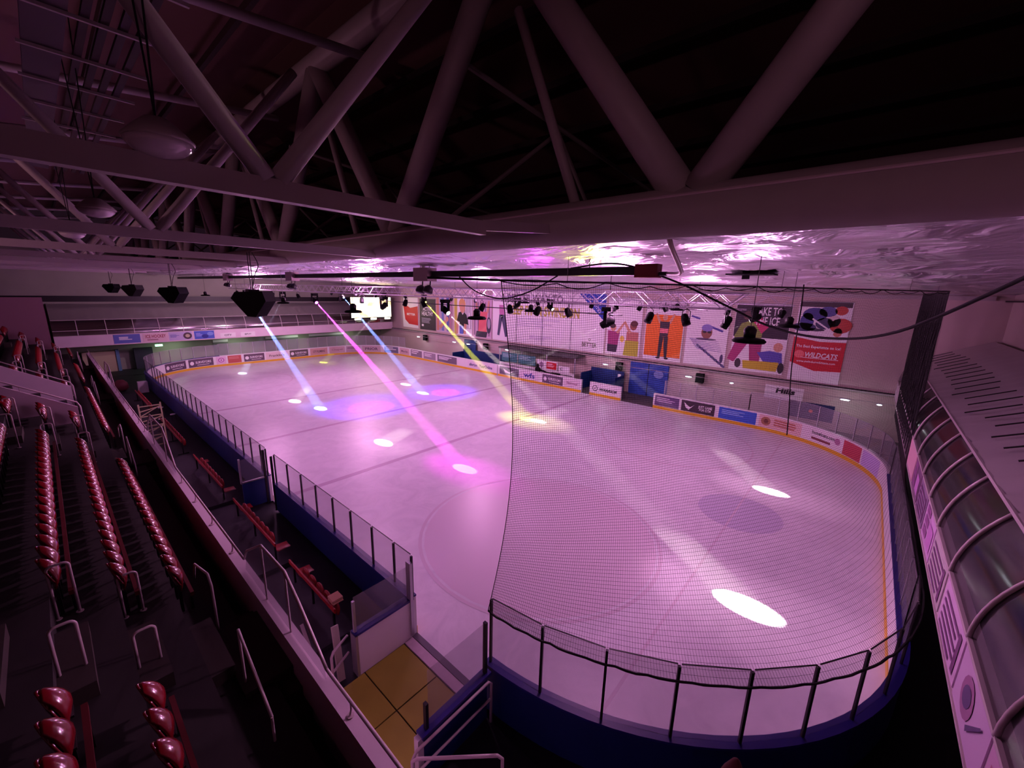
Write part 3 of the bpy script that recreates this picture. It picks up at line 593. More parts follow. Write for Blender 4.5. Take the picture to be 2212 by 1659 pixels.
def b_wild(t, F, w, z0, z1):
    poly(t, F, [(-w / 2, 6.3), (0, 6.05), (w / 2, 6.1), (w / 2, 4.1), (0, 4.0), (-w / 2, 4.5)], col((206, 24, 44)), D); rect(t, F, -w / 2 + .05, 8.4, w / 2 - .05, z1, col((60, 40, 54)), D - .006)
    for u, v, a, b, c in ((-.5, 7.9, .7, .45, (50, 50, 130)), (-.9, 7.4, .4, .6, (60, 60, 140)), (.2, 8.1, .5, .35, (80, 80, 150)), (-1.0, 7.0, .7, .3, (40, 36, 90)), (.1, 7.3, .5, .4, (50, 44, 90)), (1.0, 7.2, .6, .5, (190, 60, 50)), (.6, 7.5, .35, .4, (220, 200, 200)), (.9, 8.2, .35, .3, (190, 60, 50)), (.9, 6.75, .25, .3, (196, 120, 100)), (-.4, 6.85, .6, .1, (40, 36, 60))): blob(t, F, u, v, a, b, col(c), D + .004)
    limb(t, F, (-.6, 7.6), (.7, 6.7), .05, .05, W_, D + .01); text(t, 'The Best Experience on Ice!', F, 0, 5.65, w * .85, .26, W_, D + .01); text(t, 'WILDCATS', F, .25, 5.1, w * .62, .36, W_, D + .01, .2, .03); blob(t, F, -w * .34, 5.1, .3, .28, col((240, 120, 120)), D + .008)
    rect(t, F, -w * .3, 4.86, w * .42, 4.90, W_, D + .01); text(t, 'www.swindonwildcats.com', F, .0, 4.62, w * .75, .15, W_, D + .01)
banner('white banner with red lower half, farthest along the wall', 52.2, 48.5, 3.5, 7.8, W_, b_red)
banner('dark banner reading ACTIVE HEALTHY', 48.1, 44.6, 3.45, 7.7, col((60, 52, 60)), b_act)
banner('banner collage of narrow coloured photographs', 44.3, 41.2, 3.4, 7.7, col((206, 190, 206)), b_collage)
banner('banner of person in black t-shirt', 40.8, 37.35, 3.35, 8.3, W_, b_black)
banner('banner of person in pink top with raised arms', 37.1, 33.95, 3.3, 8.3, col((216, 190, 206)), b_pink)
banner('largest white banner reading KEEP FIT IN SWINDON', 33.8, 18.95, 3.3, 9.0, W_, b_big)
banner('white banner of two people giving a high five', 18.75, 15.35, 3.35, 8.6, W_, b_five)
banner('orange banner of person in dark sportswear', 15.0, 11.65, 3.35, 8.45, W_, b_orange)
banner('white banner of swimmer with goggles', 11.4, 8.25, 3.4, 8.5, W_, b_swim)
banner('banner reading TAKE TO THE ICE', 7.9, 4.3, 3.4, 8.5, W_, b_ice)
banner('banner with hockey players over red panel reading WILDCATS', 3.95, 1.0, 3.2, 8.75, W_, b_wild)

# blue shutter door, boxes behind the boards, bulkhead lights, wall speakers
m = MB(); m.box((35.0, 12.5, 0), (35.2, 16.0, 3.0)); g = m.build('door_1', mat('blue_door', (50, 84, 176), .5, noise=(1.5, .45))); g['kind'] = 'structure'
m = MB(); m.box((34.97, 14.22, 0), (35.0, 14.27, 2.95), K_); m.box((34.96, 12.4, 2.98), (35.2, 16.1, 3.06), M_dark)
for k in range(9): m.box((34.98, 12.5, .3 + k * .3), (35.0, 16.0, .315 + k * .3), B_)
m.build('door_seam', None, g)
m = MB(); blob(m, lambda u, v, d: (34.97 - d, 13.3 - u, v), 0, 2.1, .45, .35, col((130, 150, 210)), .004); m.build('pale_patch', None, g)  # paler blue oval on the shutter
def pbox(label, y0, y1, zt, c, x0=32.9):
    g = thing('penalty_box', label, 'penalty box', ((x0 + 35) / 2, (y0 + y1) / 2, 0), 'boxes behind the far boards')
    m = MB(); m.box((34.7, y0, 0), (34.8, y1, zt), c); m.build('back_panel', None, g)
    for y in (y0, y1): q = MB(); q.box((x0, y - .04, 0), (34.7, y + .04, zt * .82), c); q.build('side_panel', None, g)
    q = MB(); q.box((34.2, y0 + .2, .42), (34.65, y1 - .2, .47), M_dark); q.build('bench_top', None, g)
    return g
pb1 = pbox('blue penalty box behind the circled-letter advert', 16.4, 19.9, 1.95, M_blue); q = MB(); q.box((34.66, 16.7, 1.3), (34.69, 17.0, 1.65), W_); q.build('paper_notice', None, pb1)
pbox('long low blue box beside the blue post', 31.4, 38.5, 1.7, M_blue); q = MB(); q.box((34.85, 36.4, .0), (34.95, 38.5, 2.9), M_blue); tag(q.build('blue_partition'), 'tall blue panel behind the blue post', 'panel')
q = MB(); q.box((32.0, 34.35, 0), (32.2, 34.55, 2.4), M_blue); tag(q.build('blue_post', None), 'tall blue post rising above the far boards', 'post')
# timekeeper hut with signs
g = thing('timekeeper_box', 'timekeeper box with teal signs behind the far boards', 'booth', (33.8, 26, 0))
q = MB(); q.box((33.4, 21.0, 0), (33.5, 31.0, 1.2)); q.build('front_panel', M_white, g); q = MB(); q.box((33.3, 20.9, 2.75), (35.1, 31.1, 2.9)); q.build('roof', mat('booth_roof', (80, 84, 80), .6), g)
for y in (21.0, 24.4, 27.7, 31.0): q = MB(); q.box((33.4, y - .04, 1.2), (33.48, y + .04, 2.75)); q.build('post', M_alu, g)
q = MB(); q.box((33.36, 21.2, .9), (33.9, 30.8, .95)); q.build('counter', M_dark, g)
def hf(yc, x=33.40): return lambda u, v, d: (x - d, yc - u, v)
for yc, w, c, lb in ((29.5, 2.3, (70, 130, 130), 'teal sign on timekeeper box, farther one'), (27.0, 2.4, (70, 130, 130), 'teal sign on timekeeper box, nearer one')):
    advert('sign', lb, hf(yc), w, 1.35, 2.35, col(c), lambda t, F, w, z0, z1: bars(t, F, -w * .42, w * .36, 2.15, .05, col((170, 210, 210)), 4, 2.2, .03), 'signs on the timekeeper box', cat='sign')
def d_rw(t, F, w, z0, z1): rect(t, F, -w * .02, 1.3, w * .46, 2.0, R_, .03); blob(t, F, -w * .27, 1.65, .25, .3, col((150, 120, 150)), .03); bars(t, F, .05, w * .4, 1.8, .05, W_, 3, 2.6, .036)
advert('sign', 'white and red sign below the teal signs', hf(24.3), 2.6, 1.2, 2.1, W_, d_rw, 'signs on the timekeeper box', cat='sign')
advert('sign', 'small white sign at the near end of timekeeper box', hf(22.2), 1.3, 1.15, 1.8, W_, lambda t, F, w, z0, z1: text(t, 'C', F, -.3, 1.5, .3, .3, K_, .03), 'signs on the timekeeper box', cat='sign')
advert('sign', 'white sign with black lettering behind the corner glass', hf(4.0, 35.19), 2.4, 1.6, 2.6, W_, lambda t, F, w, z0, z1: text(t, 'Hills', F, .1, 2.25, 1.2, .4, K_, .03, .1, .05), cat='sign')
advert('sign', 'dark blue board with orange spot behind the corner glass', hf(2.2, 35.19), 2.6, .5, 1.7, col((30, 40, 90)), lambda t, F, w, z0, z1: blob(t, F, 0, 1.1, .12, .12, col((240, 130, 90)), .03), cat='sign')
# dark equipment standing in the timekeeper box
g = thing('equipment_stand', 'black upright equipment standing in the timekeeper box', 'equipment', (32.5, 24.8, 0)); q = MB(); q.lathe([(.30, 0), (.30, .9), (.34, 1.35), (.16, 1.5), (.15, 1.75), (.05, 1.85)], (32.5, 24.8, 0), 12, sx=.6); q.build('body', M_black, g, smooth=True)
q = MB(); q.bar((32.5, 24.5, 1.25), (32.5, 23.4, 1.05), .12, .12); q.build('side_arm', M_black, g)
q = MB(); q.box((32.3, 22.2, 0), (32.8, 23.2, 1.15)); tag(q.build('black_case', M_black), 'black case beside the upright equipment', 'case')

# bulkhead lights along the wall under the banners
M_led = mat('led_lamp', (255, 255, 255), .4, em=(230, 240, 255), es=9.0)
bl = None
for i, (y, l) in enumerate(((46.7, 'farthest wall lamp on the lower pipe'), (39.2, 'wall lamp below the dark and collage banners'), (36.6, 'wall lamp below the black t-shirt banner'), (30.2, 'wall lamp at the start of the largest banner'), (17.9, 'wall lamp below the high five banner'),
                        (10.4, 'wall lamp below the swimmer banner'), (7.2, 'small wall lamp between swimmer and skater banners'), (.45, 'bright wall lamp below the red hockey banner'), (-1.25, 'small lamp at the dark curtain net'))):
    sc = .5 if i in (6, 8) else 1
    g = thing('bulkhead_lamp', l, 'wall lamp', (33.8, y, 2.55), 'lamps on the pipe below the banners')
    q = MB(); q.box((33.72, y - .3 * sc, 2.56), (33.88, y + .3 * sc, 2.62)); q.build('housing', M_alu, g); q = MB(); q.lathe([(.03, 0), (.13, .02), (.16, .06)], (33.8, y, 2.5), 12, sy=1.7 * sc); q.build('diffuser', M_led, g, smooth=True)
    light('bulkhead_light', 'POINT', (33.8, y, 2.4), 6 * sc, (.9, .95, 1), shadow_soft_size=.1)
q = MB(); q.tube([(33.8, 52, 2.64), (33.8, -3, 2.64)], .02, 6); tag(q.build('lamp_pipe', M_steel), 'thin pipe carrying the lamps below the banners', 'pipe')
q = MB(); q.tube([(35.0, 57, 3.12), (35.0, -5, 3.12)], .04, 6); tag(q.build('wall_pipe', M_dark), 'dark pipe along the bottom of the banners', 'pipe')
for y, l in ((46.5, 'wall speaker below the dark banner'), (34.6, 'wall speaker at the start of the largest banner'), (17.0, 'wall speaker left of the blue shutter door'), (9.8, 'wall speaker below the swimmer banner')):
    g = thing('wall_speaker', l, 'speaker', (34.9, y, 1.95), 'speakers under the banners'); q = MB(); q.box((34.6, y - .3, 2.0), (34.95, y + .3, 2.75)); q.build('cabinet', M_black, g); q = MB(); q.box((34.95, y - .06, 2.2), (35.2, y + .06, 2.4)); q.build('bracket', M_dark, g)

# bright screen at the far end of the banner wall
g = thing('video_screen', 'bright video screen hung above the far end', 'screen', (30.5, 53, 4.7))
q = MB(); q.box((27.5, 53.05, 4.75), (33.7, 53.3, 7.75)); q.build('cabinet', M_dark, g)
M_scr = bpy.data.materials.new('screen_picture'); M_scr.use_nodes = True; nt = M_scr.node_tree; b = nt.nodes['Principled BSDF']; tc = nt.nodes.new('ShaderNodeTexCoord'); n = nt.nodes.new('ShaderNodeTexNoise'); n.inputs['Scale'].default_value = .7; n.inputs['Detail'].default_value = 2
cr = nt.nodes.new('ShaderNodeValToRGB'); cr.color_ramp.elements[0].position = .35; cr.color_ramp.elements[0].color = (1, .6, .2, 1); cr.color_ramp.elements[1].position = .6; cr.color_ramp.elements[1].color = (1, .98, .8, 1)
nt.links.new(tc.outputs['Object'], n.inputs['Vector']); nt.links.new(n.outputs['Fac'], cr.inputs[0]); nt.links.new(cr.outputs[0], b.inputs['Emission Color']); b.inputs['Emission Strength'].default_value = 1.5; b.inputs['Base Color'].default_value = (0, 0, 0, 1)
q = MB(); q.box((27.55, 53.0, 4.95), (33.65, 53.05, 7.7)); q.build('display', M_scr, g)
q = MB()
for x in (28.4, 30.8, 33.0): q.box((x - .45, 52.97, 4.62), (x + .45, 53.0, 4.86))
q.build('caption_strip', mat('screen_caption', (255, 255, 240), em=(255, 250, 220), es=2.0), g)
q = MB(); 
for x in (28.5, 32.7): q.tube([(x, 53.2, 7.7), (x, 53.2, 9.4)], .02, 5)
q.build('hanger', M_dark, g)

# behind the far end glass: pale hut, blue door, green exit sign
q = MB(); q.box((1.9, 57.6, 0), (4.3, 58.2, 2.1)); tag(q.build('cream_cabin', mat('cabin_cream', (190, 180, 150), .7)), 'cream cabin wall under the far balcony', 'cabin')
q = MB(); q.box((5.7, 57.7, 0), (7.2, 58.2, 2.2)); tag(q.build('dark_doorway', mat('dark_blue_door', (22, 30, 46), .6)), 'dark blue door beside the cream cabin', 'door')
q = MB(); q.box((4.3, 57.5, 0), (4.55, 58.2, 2.2)); tag(q.build('blue_column', mat('light_blue', (90, 130, 170), .6)), 'light blue column between cabin and dark door', 'column')
g = thing('exit_sign', 'glowing green exit sign under the far balcony', 'sign', (7.5, 56.3, 2.4)); q = MB(); q.box((7.3, 56.3, 2.42), (7.9, 56.36, 2.62)); q.build('lit_panel', mat('exit_green', (200, 255, 220), em=(150, 255, 190), es=3), g); q = MB(); q.tube([(7.6, 56.33, 2.62), (7.6, 56.33, 2.99)], .015, 5); q.build('hanger', M_dark, g)
for x, w, l in ((13.6, 1.5, 'pale framed hatch behind the far glass'), (20.5, 4.0, 'wide noticeboard with white header behind the far glass'), (26.5, 5.0, 'second wide noticeboard nearer the screen corner')):
    g = thing('noticeboard', l, 'noticeboard', (x, 58.4, .5), 'boards on the far end wall'); q = MB(); q.box((x - w / 2, 58.45, 2.2), (x + w / 2, 58.6, 2.5), W_); q.build('header', None, g); q = MB(); q.box((x - w / 2, 58.52, .6), (x + w / 2, 58.6, 2.2), col((110, 116, 112))); q.build('panel', None, g)
for x in (9, 15, 22, 29): light('far_corridor_light', 'AREA', (x, 56.8, 2.9), 26, (.80, 1.0, .72), size=1.2, aim=(x, 56.8, 0))

# ================================================================ STAND
NR = 7
mb = MB()
for i in range(NR):
    x1 = 1.62 - .75 * i; z = 2.52 + .475 * i; mb.box((x1 - .75, -6, 0), (x1, 50, z))
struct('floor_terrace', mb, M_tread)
mb = MB(); mb.box((1.62, -6, 0), (1.92, 50, 1.9)); struct('floor_walkway', mb, M_tread)
# landings and steps at the foot of each aisle, half steps in the aisles
AIS = [(6.5, 9.1), (18.9, 21.3), (31.2, 33.6), (43.4, 45.8)]
mb = MB()
for a, b in AIS:
    mb.box((1.2, a, 1.9), (1.93, b - .8, 2.6))
    for k in range(3): mb.box((1.2, a - .35 * (k + 1), 1.9), (1.93, a - .35 * k, 2.6 - .18 * (k + 1)))
    for k in range(3): mb.box((1.2, b - .8 + .3 * k, 1.9), (1.93, b - .8 + .3 * (k + 1), 2.6 - .18 * (k + 1)))
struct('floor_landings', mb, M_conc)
mb = MB()
for a, b in AIS:
    for i in range(0, NR - 1):
        z = 2.52 + .475 * i; xb = 1.62 - .75 * (i + 1); mb.box((xb, a + .55, z), (xb + .36, b - .55, z + .24))
struct('floor_aisle_steps', mb, M_conc)
# parapet
mb = MB(); mb.box((1.92, -5.6, 0), (2.14, 50, 3.0)); struct('wall_parapet', mb, M_para)

# seats ------------------------------------------------------------------
def make_seat():                       # tip-up bucket seat, z=.25 is the height the shell was set out from
    g = thing('stadium_seat', 'x', 'seat', (0, 0, 0))
    def closed(fn, nx, ny, ax, t):
        va, fa = grid(nx, ny, fn); vb = [(p[0] + ax[0] * t, p[1] + ax[1] * t, p[2] + ax[2] * t) for p in va]; n = len(va); fs = [f[::-1] for f in fa] + [tuple(i + n for i in f) for f in fa]
        r = list(range(nx + 1)) + [(j + 1) * (nx + 1) - 1 for j in range(1, ny + 1)] + [ny * (nx + 1) + i for i in range(nx - 1, -1, -1)] + [j * (nx + 1) for j in range(ny - 1, 0, -1)]
        for k in range(len(r)): a, b = r[k], r[(k + 1) % len(r)]; fs.append((a, b, b + n, a + n))
        m = MB(); m.add(va + vb, fs); return m
    def back(a, b):                        # bucket back with rounded top and swept-forward sides
        u = 2 * a - 1; w = .20 * (1 - .5 * b ** 4); return (-.07 - .09 * b + .06 * abs(u) ** 2.2, u * w, .70 + .40 * b - .13 * abs(u) ** 2.5 * b)
    closed(back, 10, 7, (-1, 0, 0), .025).build('backrest', M_red, g, smooth=True)
    def pan(a, b):                         # pan folded up against the back
        u = 2 * a - 1; return (-.02 - .10 * b + .13 * math.sin(b * PI) ** .7 * (1 - .5 * u * u), u * .19 * (1 - .45 * b ** 4), .64 + .45 * b - .06 * u * u)
    closed(pan, 8, 6, (-1, 0, 0), .03).build('seat_pan', M_red, g, smooth=True)
    m = MB(); m.box((-.06, -.025, .0), (-.01, .025, .7)); m.box((-.08, -.10, .64), (.05, .10, .67)); m.build('bracket', M_dark, g)
    return g
seat0 = make_seat(); used = False
def put_seat(x, y, z, label, group):
    global used
    s = seat0 if not used else copy_tree(seat0); used = True
    s.location = (x + .02, y, z - .25); s['label'] = label; s['group'] = group; s['category'] = 'seat'
ROWN = ['front', 'second', 'third', 'fourth', 'fifth', 'sixth']
BLK = {'near': (5.1, [(4.1, 6.0)]), }
def row_seats(i, y0, y1, where):
    x = .97 - .75 * i; z = 2.77 + .475 * i; n = int((y1 - y0) / .5)
    for k in range(n):
        put_seat(x, y0 + .25 + k * .5, z, 'red seat, %s from aisle, %s row %s' % (ORD[k], ROWN[i], where), 'stand seats, %s row' % ROWN[i])
row_seats(0, 9.2, 17.2, 'of the first full block'); row_seats(1, 9.2, 18.7, 'of the first full block'); row_seats(2, 9.2, 18.9, 'of the first full block'); row_seats(3, 14.0, 18.9, 'of the first full block')
for i, (a, b) in {1: (4.6, 6.2), 2: (4.15, 6.3)}.items():
    x = .97 - .75 * i; z = 2.77 + .475 * i; n = int(round((b - a) / .5))
    for k in range(n): put_seat(x, b - .12 - k * .5, z, 'red seat close to camera, %s row, %s below the aisle' % (ROWN[i], ORD[k]), 'stand seats nearest the camera')
row_seats(0, 21.6, 31.0, 'beyond the second aisle'); row_seats(1, 21.4, 22.9, 'beyond the second aisle'); row_seats(2, 21.4, 22.9, 'beyond the second aisle'); row_seats(3, 21.0, 22.9, 'beyond the second aisle')
row_seats(1, 28.4, 31.0, 'past the stair walls'); row_seats(2, 28.4, 31.0, 'past the stair walls'); row_seats(3, 28.4, 31.0, 'past the stair walls')
for i in range(5): row_seats(i, 33.8, 43.2, 'of the last but one block') if i else row_seats(0, 33.8, 39.8, 'of the last but one block')
for i in range(5): row_seats(i, 46.0, 49.5, 'against the end wall')

for i, nm, a, b in ((0, 'front', 9.2, 17.2), (1, 'second', 9.2, 18.7), (2, 'third', 9.2, 18.9), (0, 'front', 21.6, 31.0), (1, 'second', 4.6, 6.3), (2, 'third', 4.1, 6.4)):
    x = 1.02 - .75 * i; z = 2.52 + .475 * i; g = thing('row_bar', 'dark red bar in front of the %s row seats %s' % (nm, 'nearest the camera' if a < 5 else 'before the second aisle' if a < 15 else 'beyond the second aisle'), 'bar', (x + .1, (a + b) / 2, z), 'bars along the seat rows')
    q = MB(); q.box((x + .06, a, z + .42), (x + .12, b, z + .50)); q.build('bar', mat('row_bar_red_%d_%d' % (i, a), (92, 18, 26), .5), g)
    for k in range(max(2, int((b - a) / 2))): y = a + .2 + k * (b - a - .4) / max(1, int((b - a) / 2) - 1); q = MB(); q.box((x + .07, y, z), (x + .11, y + .05, z + .42)); q.build('leg', M_dark, g)
# hoop rails beside the aisles
def hoop(p, q, z0p, z0q, zt, label):
    g = thing('hoop_rail', label, 'handrail', (p[0], p[1], z0p), 'hoop rails in the aisles')
    P = [(p[0], p[1], z0p)]; Q = [(q[0], q[1], z0q)]; r = .07; n = 5; path = [Vector(P[0]), Vector((p[0], p[1], zt - r))]
    d = Vector((q[0] - p[0], q[1] - p[1], 0)).normalized()
    for k in range(1, n + 1): a = k / n * PI / 2; path.append(Vector((p[0], p[1], zt - r)) + d * r * (1 - math.cos(a)) + Vector((0, 0, r * math.sin(a))))
    for k in range(0, n + 1): a = k / n * PI / 2; path.append(Vector((q[0], q[1], zt - r)) - d * r * (1 - math.sin(a)) + Vector((0, 0, r * math.cos(a))))
    path.append(Vector(Q[0])); m = MB(); m.tube(path, .021, 8); m.build('tube', M_rail, g, smooth=True)
    for c in (P[0], Q[0]): m = MB(); m.lathe([(.05, 0), (.05, .012)], c, 10); m.build('foot_plate', M_rail, g)
AN = ['nearest', 'second', 'third', 'farthest']
for ai, (a, b) in enumerate(AIS):
    for yy, w in ((a + 1.0 if ai == 0 else a, 'near side'), (b + .2, 'far side')):
        for i, nm in ((1, 'lower'), (2, 'upper')) if ai == 0 else ((1, 'lower'), (2, 'middle'), (3, 'upper')):
            x = .97 - .75 * i; z = 2.77 + .475 * i
            hoop((x - .07, yy), (x + .18, yy), z - .24, z - .24, 4.45 - .60 * (2 - i) if ai == 0 and i < 3 else z + .85, '%s cream hoop rail, %s of the %s aisle' % (nm, w, AN[ai]))
def rail(pts, label, r=.022, posts=(), group=None, name='handrail'):
    g = thing(name, label, 'handrail', pts[0], group); m = MB(); m.tube(pts, r, 8); m.build('rail', M_rail, g, smooth=True)
    for p, q in posts: m = MB(); m.tube([p, q], r * .9, 8); m.build('post', M_rail, g)
    return g
for ai, (a, b) in enumerate(AIS):
    rail([(1.28, a + .25, 3.62), (1.28, a - 1.0, 2.95)], 'sloping handrail on the steps down from the %s landing' % AN[ai], posts=[((1.28, a + .25, 2.6), (1.28, a + .25, 3.62)), ((1.28, a - 1.0, 1.9), (1.28, a - 1.0, 2.95))])
    rail([(1.28, b + .9, 2.8), (1.28, b + .6, 3.3), (1.28, b - .6, 3.7), (1.28, b - .8, 3.55), (1.28, b - .8, 2.6)], 'bent handrail beside the front row at the %s aisle' % AN[ai])

# guard rail on the parapet, with higher glazed screens at the aisles
XP = 2.04
def guard(label, y0, y1):
    g = thing('guard_rail', label, 'guard rail', (XP, (y0 + y1) / 2, 3.0), 'guard rails on the parapet')
    m = MB(); m.tube([(XP, y0, 3.24), (XP, y1, 3.24)], .026, 8); m.build('rail', M_rail, g, smooth=True)
    n = max(1, round(abs(y1 - y0) / 1.55))
    for k in range(n):
        y = y0 + (k + .5) * (y1 - y0) / n; m = MB(); m.tube([(XP, y, 3.235), (XP, y, 3.1), (XP - .02, y, 3.02)], .016, 6); m.lathe([(.055, 0), (.055, .012)], (XP - .02, y, 3.0), 8); m.build('bracket', M_rail, g)
def screen(label, ya, yb):          # ya < yb
    g = thing('glass_screen', label, 'barrier', (XP, (ya + yb) / 2, 3.0), 'raised glazed screens on the parapet')
    out = [(ya, 3.24), (ya + .15, 3.36), (ya + .9, 3.92), (ya + 1.4, 4.22), (yb - 1.3, 4.18), (yb - .3, 3.58), (yb, 3.24)]
    m = MB(); m.tube([(XP, y, z) for y, z in out], .026, 8); m.build('rail', M_rail, g, smooth=True)
    m = MB(); m.prism([(ya + .05, 3.02)] + out[1:-1] + [(yb - .05, 3.02)], -.006, .006, None, lambda u, v, w: (XP + w, u, v)); m.build('glass_pane', M_glass, g)
    for y, z in ((ya + 1.4, 4.2), (yb - 1.3, 4.15)): m = MB(); m.tube([(XP, y, 3.0), (XP, y, z)], .02, 6); m.build('post', M_rail, g)
guard('guard rail of the parapet closest to the camera', -5, 5.4); screen('raised glass screen at the nearest aisle', 5.4, 9.25); guard('guard rail between first and second glass screens', 9.25, 15.9); screen('raised glass screen at the second aisle', 15.9, 20.9)
guard('guard rail between second and third glass screens', 20.9, 31.5); screen('raised glass screen at the third aisle', 31.5, 36.2); guard('guard rail at the far end of the parapet', 36.2, 49.9)
# stair walls through the stand (opening between y 23 and 28)
for y, nm in ((23.1, 'nearer'), (28.0, 'farther')):
    g = thing('stair_wall', '%s sloping white wall beside the stand entrance' % nm, 'wall panel', (-1, y, 3.3))
    pr = [(-4.6, 5.5), (.35, 2.8), (.35, 4.1), (-4.6, 7.2)]
    m = MB(); m.prism(pr, -.05, .05, None, lambda u, v, w: (u, y + w, v)); m.build('panel', M_para, g)
    m = MB(); m.tube([(-4.6, y, 7.38), (.35, y, 4.28), (.42, y, 4.1), (.42, y, 2.9)], .025, 8); m.build('rail', M_rail, g, smooth=True)
    for x in (-3.4, -2.2, -1.0, .2): zz = 4.1 - (x - .35) * .626; m = MB(); m.tube([(x, y, zz - .05), (x, y, zz + .17)], .016, 6); m.build('bracket', M_rail, g)
m = MB(); m.box((-4.5, 23.2, 2.9), (-.1, 27.9, 3.0)); m.xf(Matrix.Identity(4)); tag(m.build('stair_opening_shade', M_black), 'black slab standing for the shade in the stand entrance', 'opening')  # black slab stands in for the shade inside the entrance
for i, (x, y, z) in enumerate(((-1.15, 22.4, 4.2), (-.2, 21.35, 3.72), (.6, 21.2, 3.25))): pass

# ================================================================ PLAYERS SIDE: benches, gate, tunnel
def bench(y0, n, idx, lab, down=()):
    g = thing('seat_bench', lab, 'bench', (3.9, y0 + n * .23, 0), 'red seat benches beside the boards')
    m = MB(); m.box((3.80, y0 - .1, .70), (3.84, y0 + n * .46 + .1, .82)); m.build('back_bar', M_redr, g)
    m = MB()
    for y in (y0 + .1, y0 + n * .46 - .1, y0 + n * .23): m.bar((3.86, y, .0), (3.86, y, .7), .05, .05, None, (0, 1, 0)); m.bar((3.62, y, .02), (4.1, y, .02), .05, .04)
    m.build('frame', M_dark, g)
    for k in range(n):
        y = y0 + (k + .5) * .46; q = MB()
        if k in down:
            vs, fs = grid(5, 5, lambda a, b: (3.92 + .40 * b, y + (a - .5) * .42 * (1 - .15 * b), .45 - .03 * math.sin(a * PI))); q.add(vs, fs); vs2 = [(p[0], p[1], p[2] - .03) for p in vs]; q.add(vs2, fs)
        else:
            q.lathe([(.03, 0), (.16, .03), (.2, .16), (.2, .26), (.14, .36), (.03, .40)], (0, 0, 0), 14, sx=.35, sy=1.05); q.xf(Matrix.Translation((3.98, y, .42)))
        q.build('tip_up_seat', M_redr, g, smooth=True)
    return g
bench(9.3, 6, 0, 'red tip-up bench closest to the tunnel', (5,)); bench(13.4, 9, 1, 'red tip-up bench second from the tunnel', (0, 8)); bench(19.2, 10, 2, 'red tip-up bench beyond the players gate', (0, 9)); bench(26.6, 12, 3, 'red tip-up bench third past the tunnel beside the rack'); bench(36.5, 12, 4, 'red tip-up bench farthest along the boards')
q = MB()
for k in range(7): q.box((3.98 - .13 + .02 * hsh(k, 1), 9.38 + .05 * hsh(k, 2), .80 + k * .014), (4.12 + .04 * hsh(k, 3), 9.66 + .06 * hsh(k, 4), .812 + k * .014))
tag(q.build('cloth_bundle', mat('beige_cloth', (206, 160, 130), .8)), 'folded beige cloth lying on the bench end by the tunnel', 'cloth')
# raised kerb strips on the floor and dividers
for a, b, l in ((9.0, 12.8, 'first'), (13.1, 18.6, 'second'), (19.0, 26.2, 'third')):
    q = MB(); q.box((2.9, a, -.02), (4.25, b, .10)); tag(q.build('bench_platform', mat('platform_%s' % l, (46, 44, 52), .7, noise=(2, .2))), '%s low dark platform under the red benches' % l, 'platform')
# players gate door standing open
g = thing('players_gate', 'open gate door with clear panel in the gap of the boards', 'gate', (4.7, 17.95, 0))
q = MB(); q.box((4.25, 17.92, .05), (5.1, 18.0, 1.15)); q.build('door_panel', M_blue, g); q = MB(); q.box((4.27, 17.95, 1.2), (5.05, 17.962, 2.15)); q.build('glass_pane', M_glass, g); q = MB(); q.box((4.22, 17.92, 1.13), (5.1, 18.0, 1.2)); q.box((4.2, 17.92, 1.15), (4.26, 18.0, 2.2)); q.build('frame', M_alu, g)
q = MB(); q.box((5.06, 17.9, .0), (5.14, 18.0, 2.35)); q.box((5.06, 17.0, .0), (5.14, 17.05, 2.35)); q.build('gate_post', M_dark, g)
# tunnel mats
for i, (x0, x1, y0, y1) in enumerate(((2.3, 3.75, 5.0, 6.35), (2.3, 3.75, 6.38, 7.7), (3.78, 4.85, 5.0, 6.35), (3.78, 4.85, 6.38, 7.7))):
    q = MB(); q.box((x0, y0, -.02), (x1, y1, .012)); tag(q.build('rubber_mat', M_mat), ['worn yellow mat by the parapet, near side', 'worn yellow mat by the parapet, bench side', 'worn yellow mat by the ice, near side', 'worn yellow mat by the ice, bench side'][i], 'mat', 'yellow mats in the tunnel')
q = MB(); q.box((4.88, 4.95, -.02), (5.12, 7.7, .03)); tag(q.build('threshold', mat('threshold_white', (200, 180, 190), .5, noise=(6, .2))), 'scuffed white threshold strip between mats and ice', 'threshold')
q = MB(); q.box((5.14, 4.95, -.02), (5.3, 7.75, .025)); tag(q.build('ice_sill', mat('sill_grey', (90, 84, 96), .5)), 'dark sill along the edge of the ice at the tunnel', 'sill')
# white side panel of the tunnel with blue rail and glass
g = thing('tunnel_side', 'white side panel with blue rail and glass beside yellow mats', 'rink boards', (4.4, 7.8, 0))
q = MB(); q.box((3.62, 7.72, 0), (5.12, 7.80, 1.12)); q.build('panel', M_white, g); q = MB(); q.box((3.6, 7.70, 1.12), (5.2, 7.92, 1.18)); q.build('top_rail', M_bluerail, g)
q = MB(); q.box((3.66, 7.80, 1.18), (5.1, 7.812, 2.1)); q.build('glass_pane', M_glass, g); 
for a, b in (((3.62, 7.78, 1.1), (3.68, 7.84, 2.0)), ((5.08, 7.66, .1), (5.16, 7.84, 2.25)), ((3.6, 7.7, 0), (3.66, 7.95, 1.15))): q = MB(); q.box(a, b); q.build('post', M_alu, g)
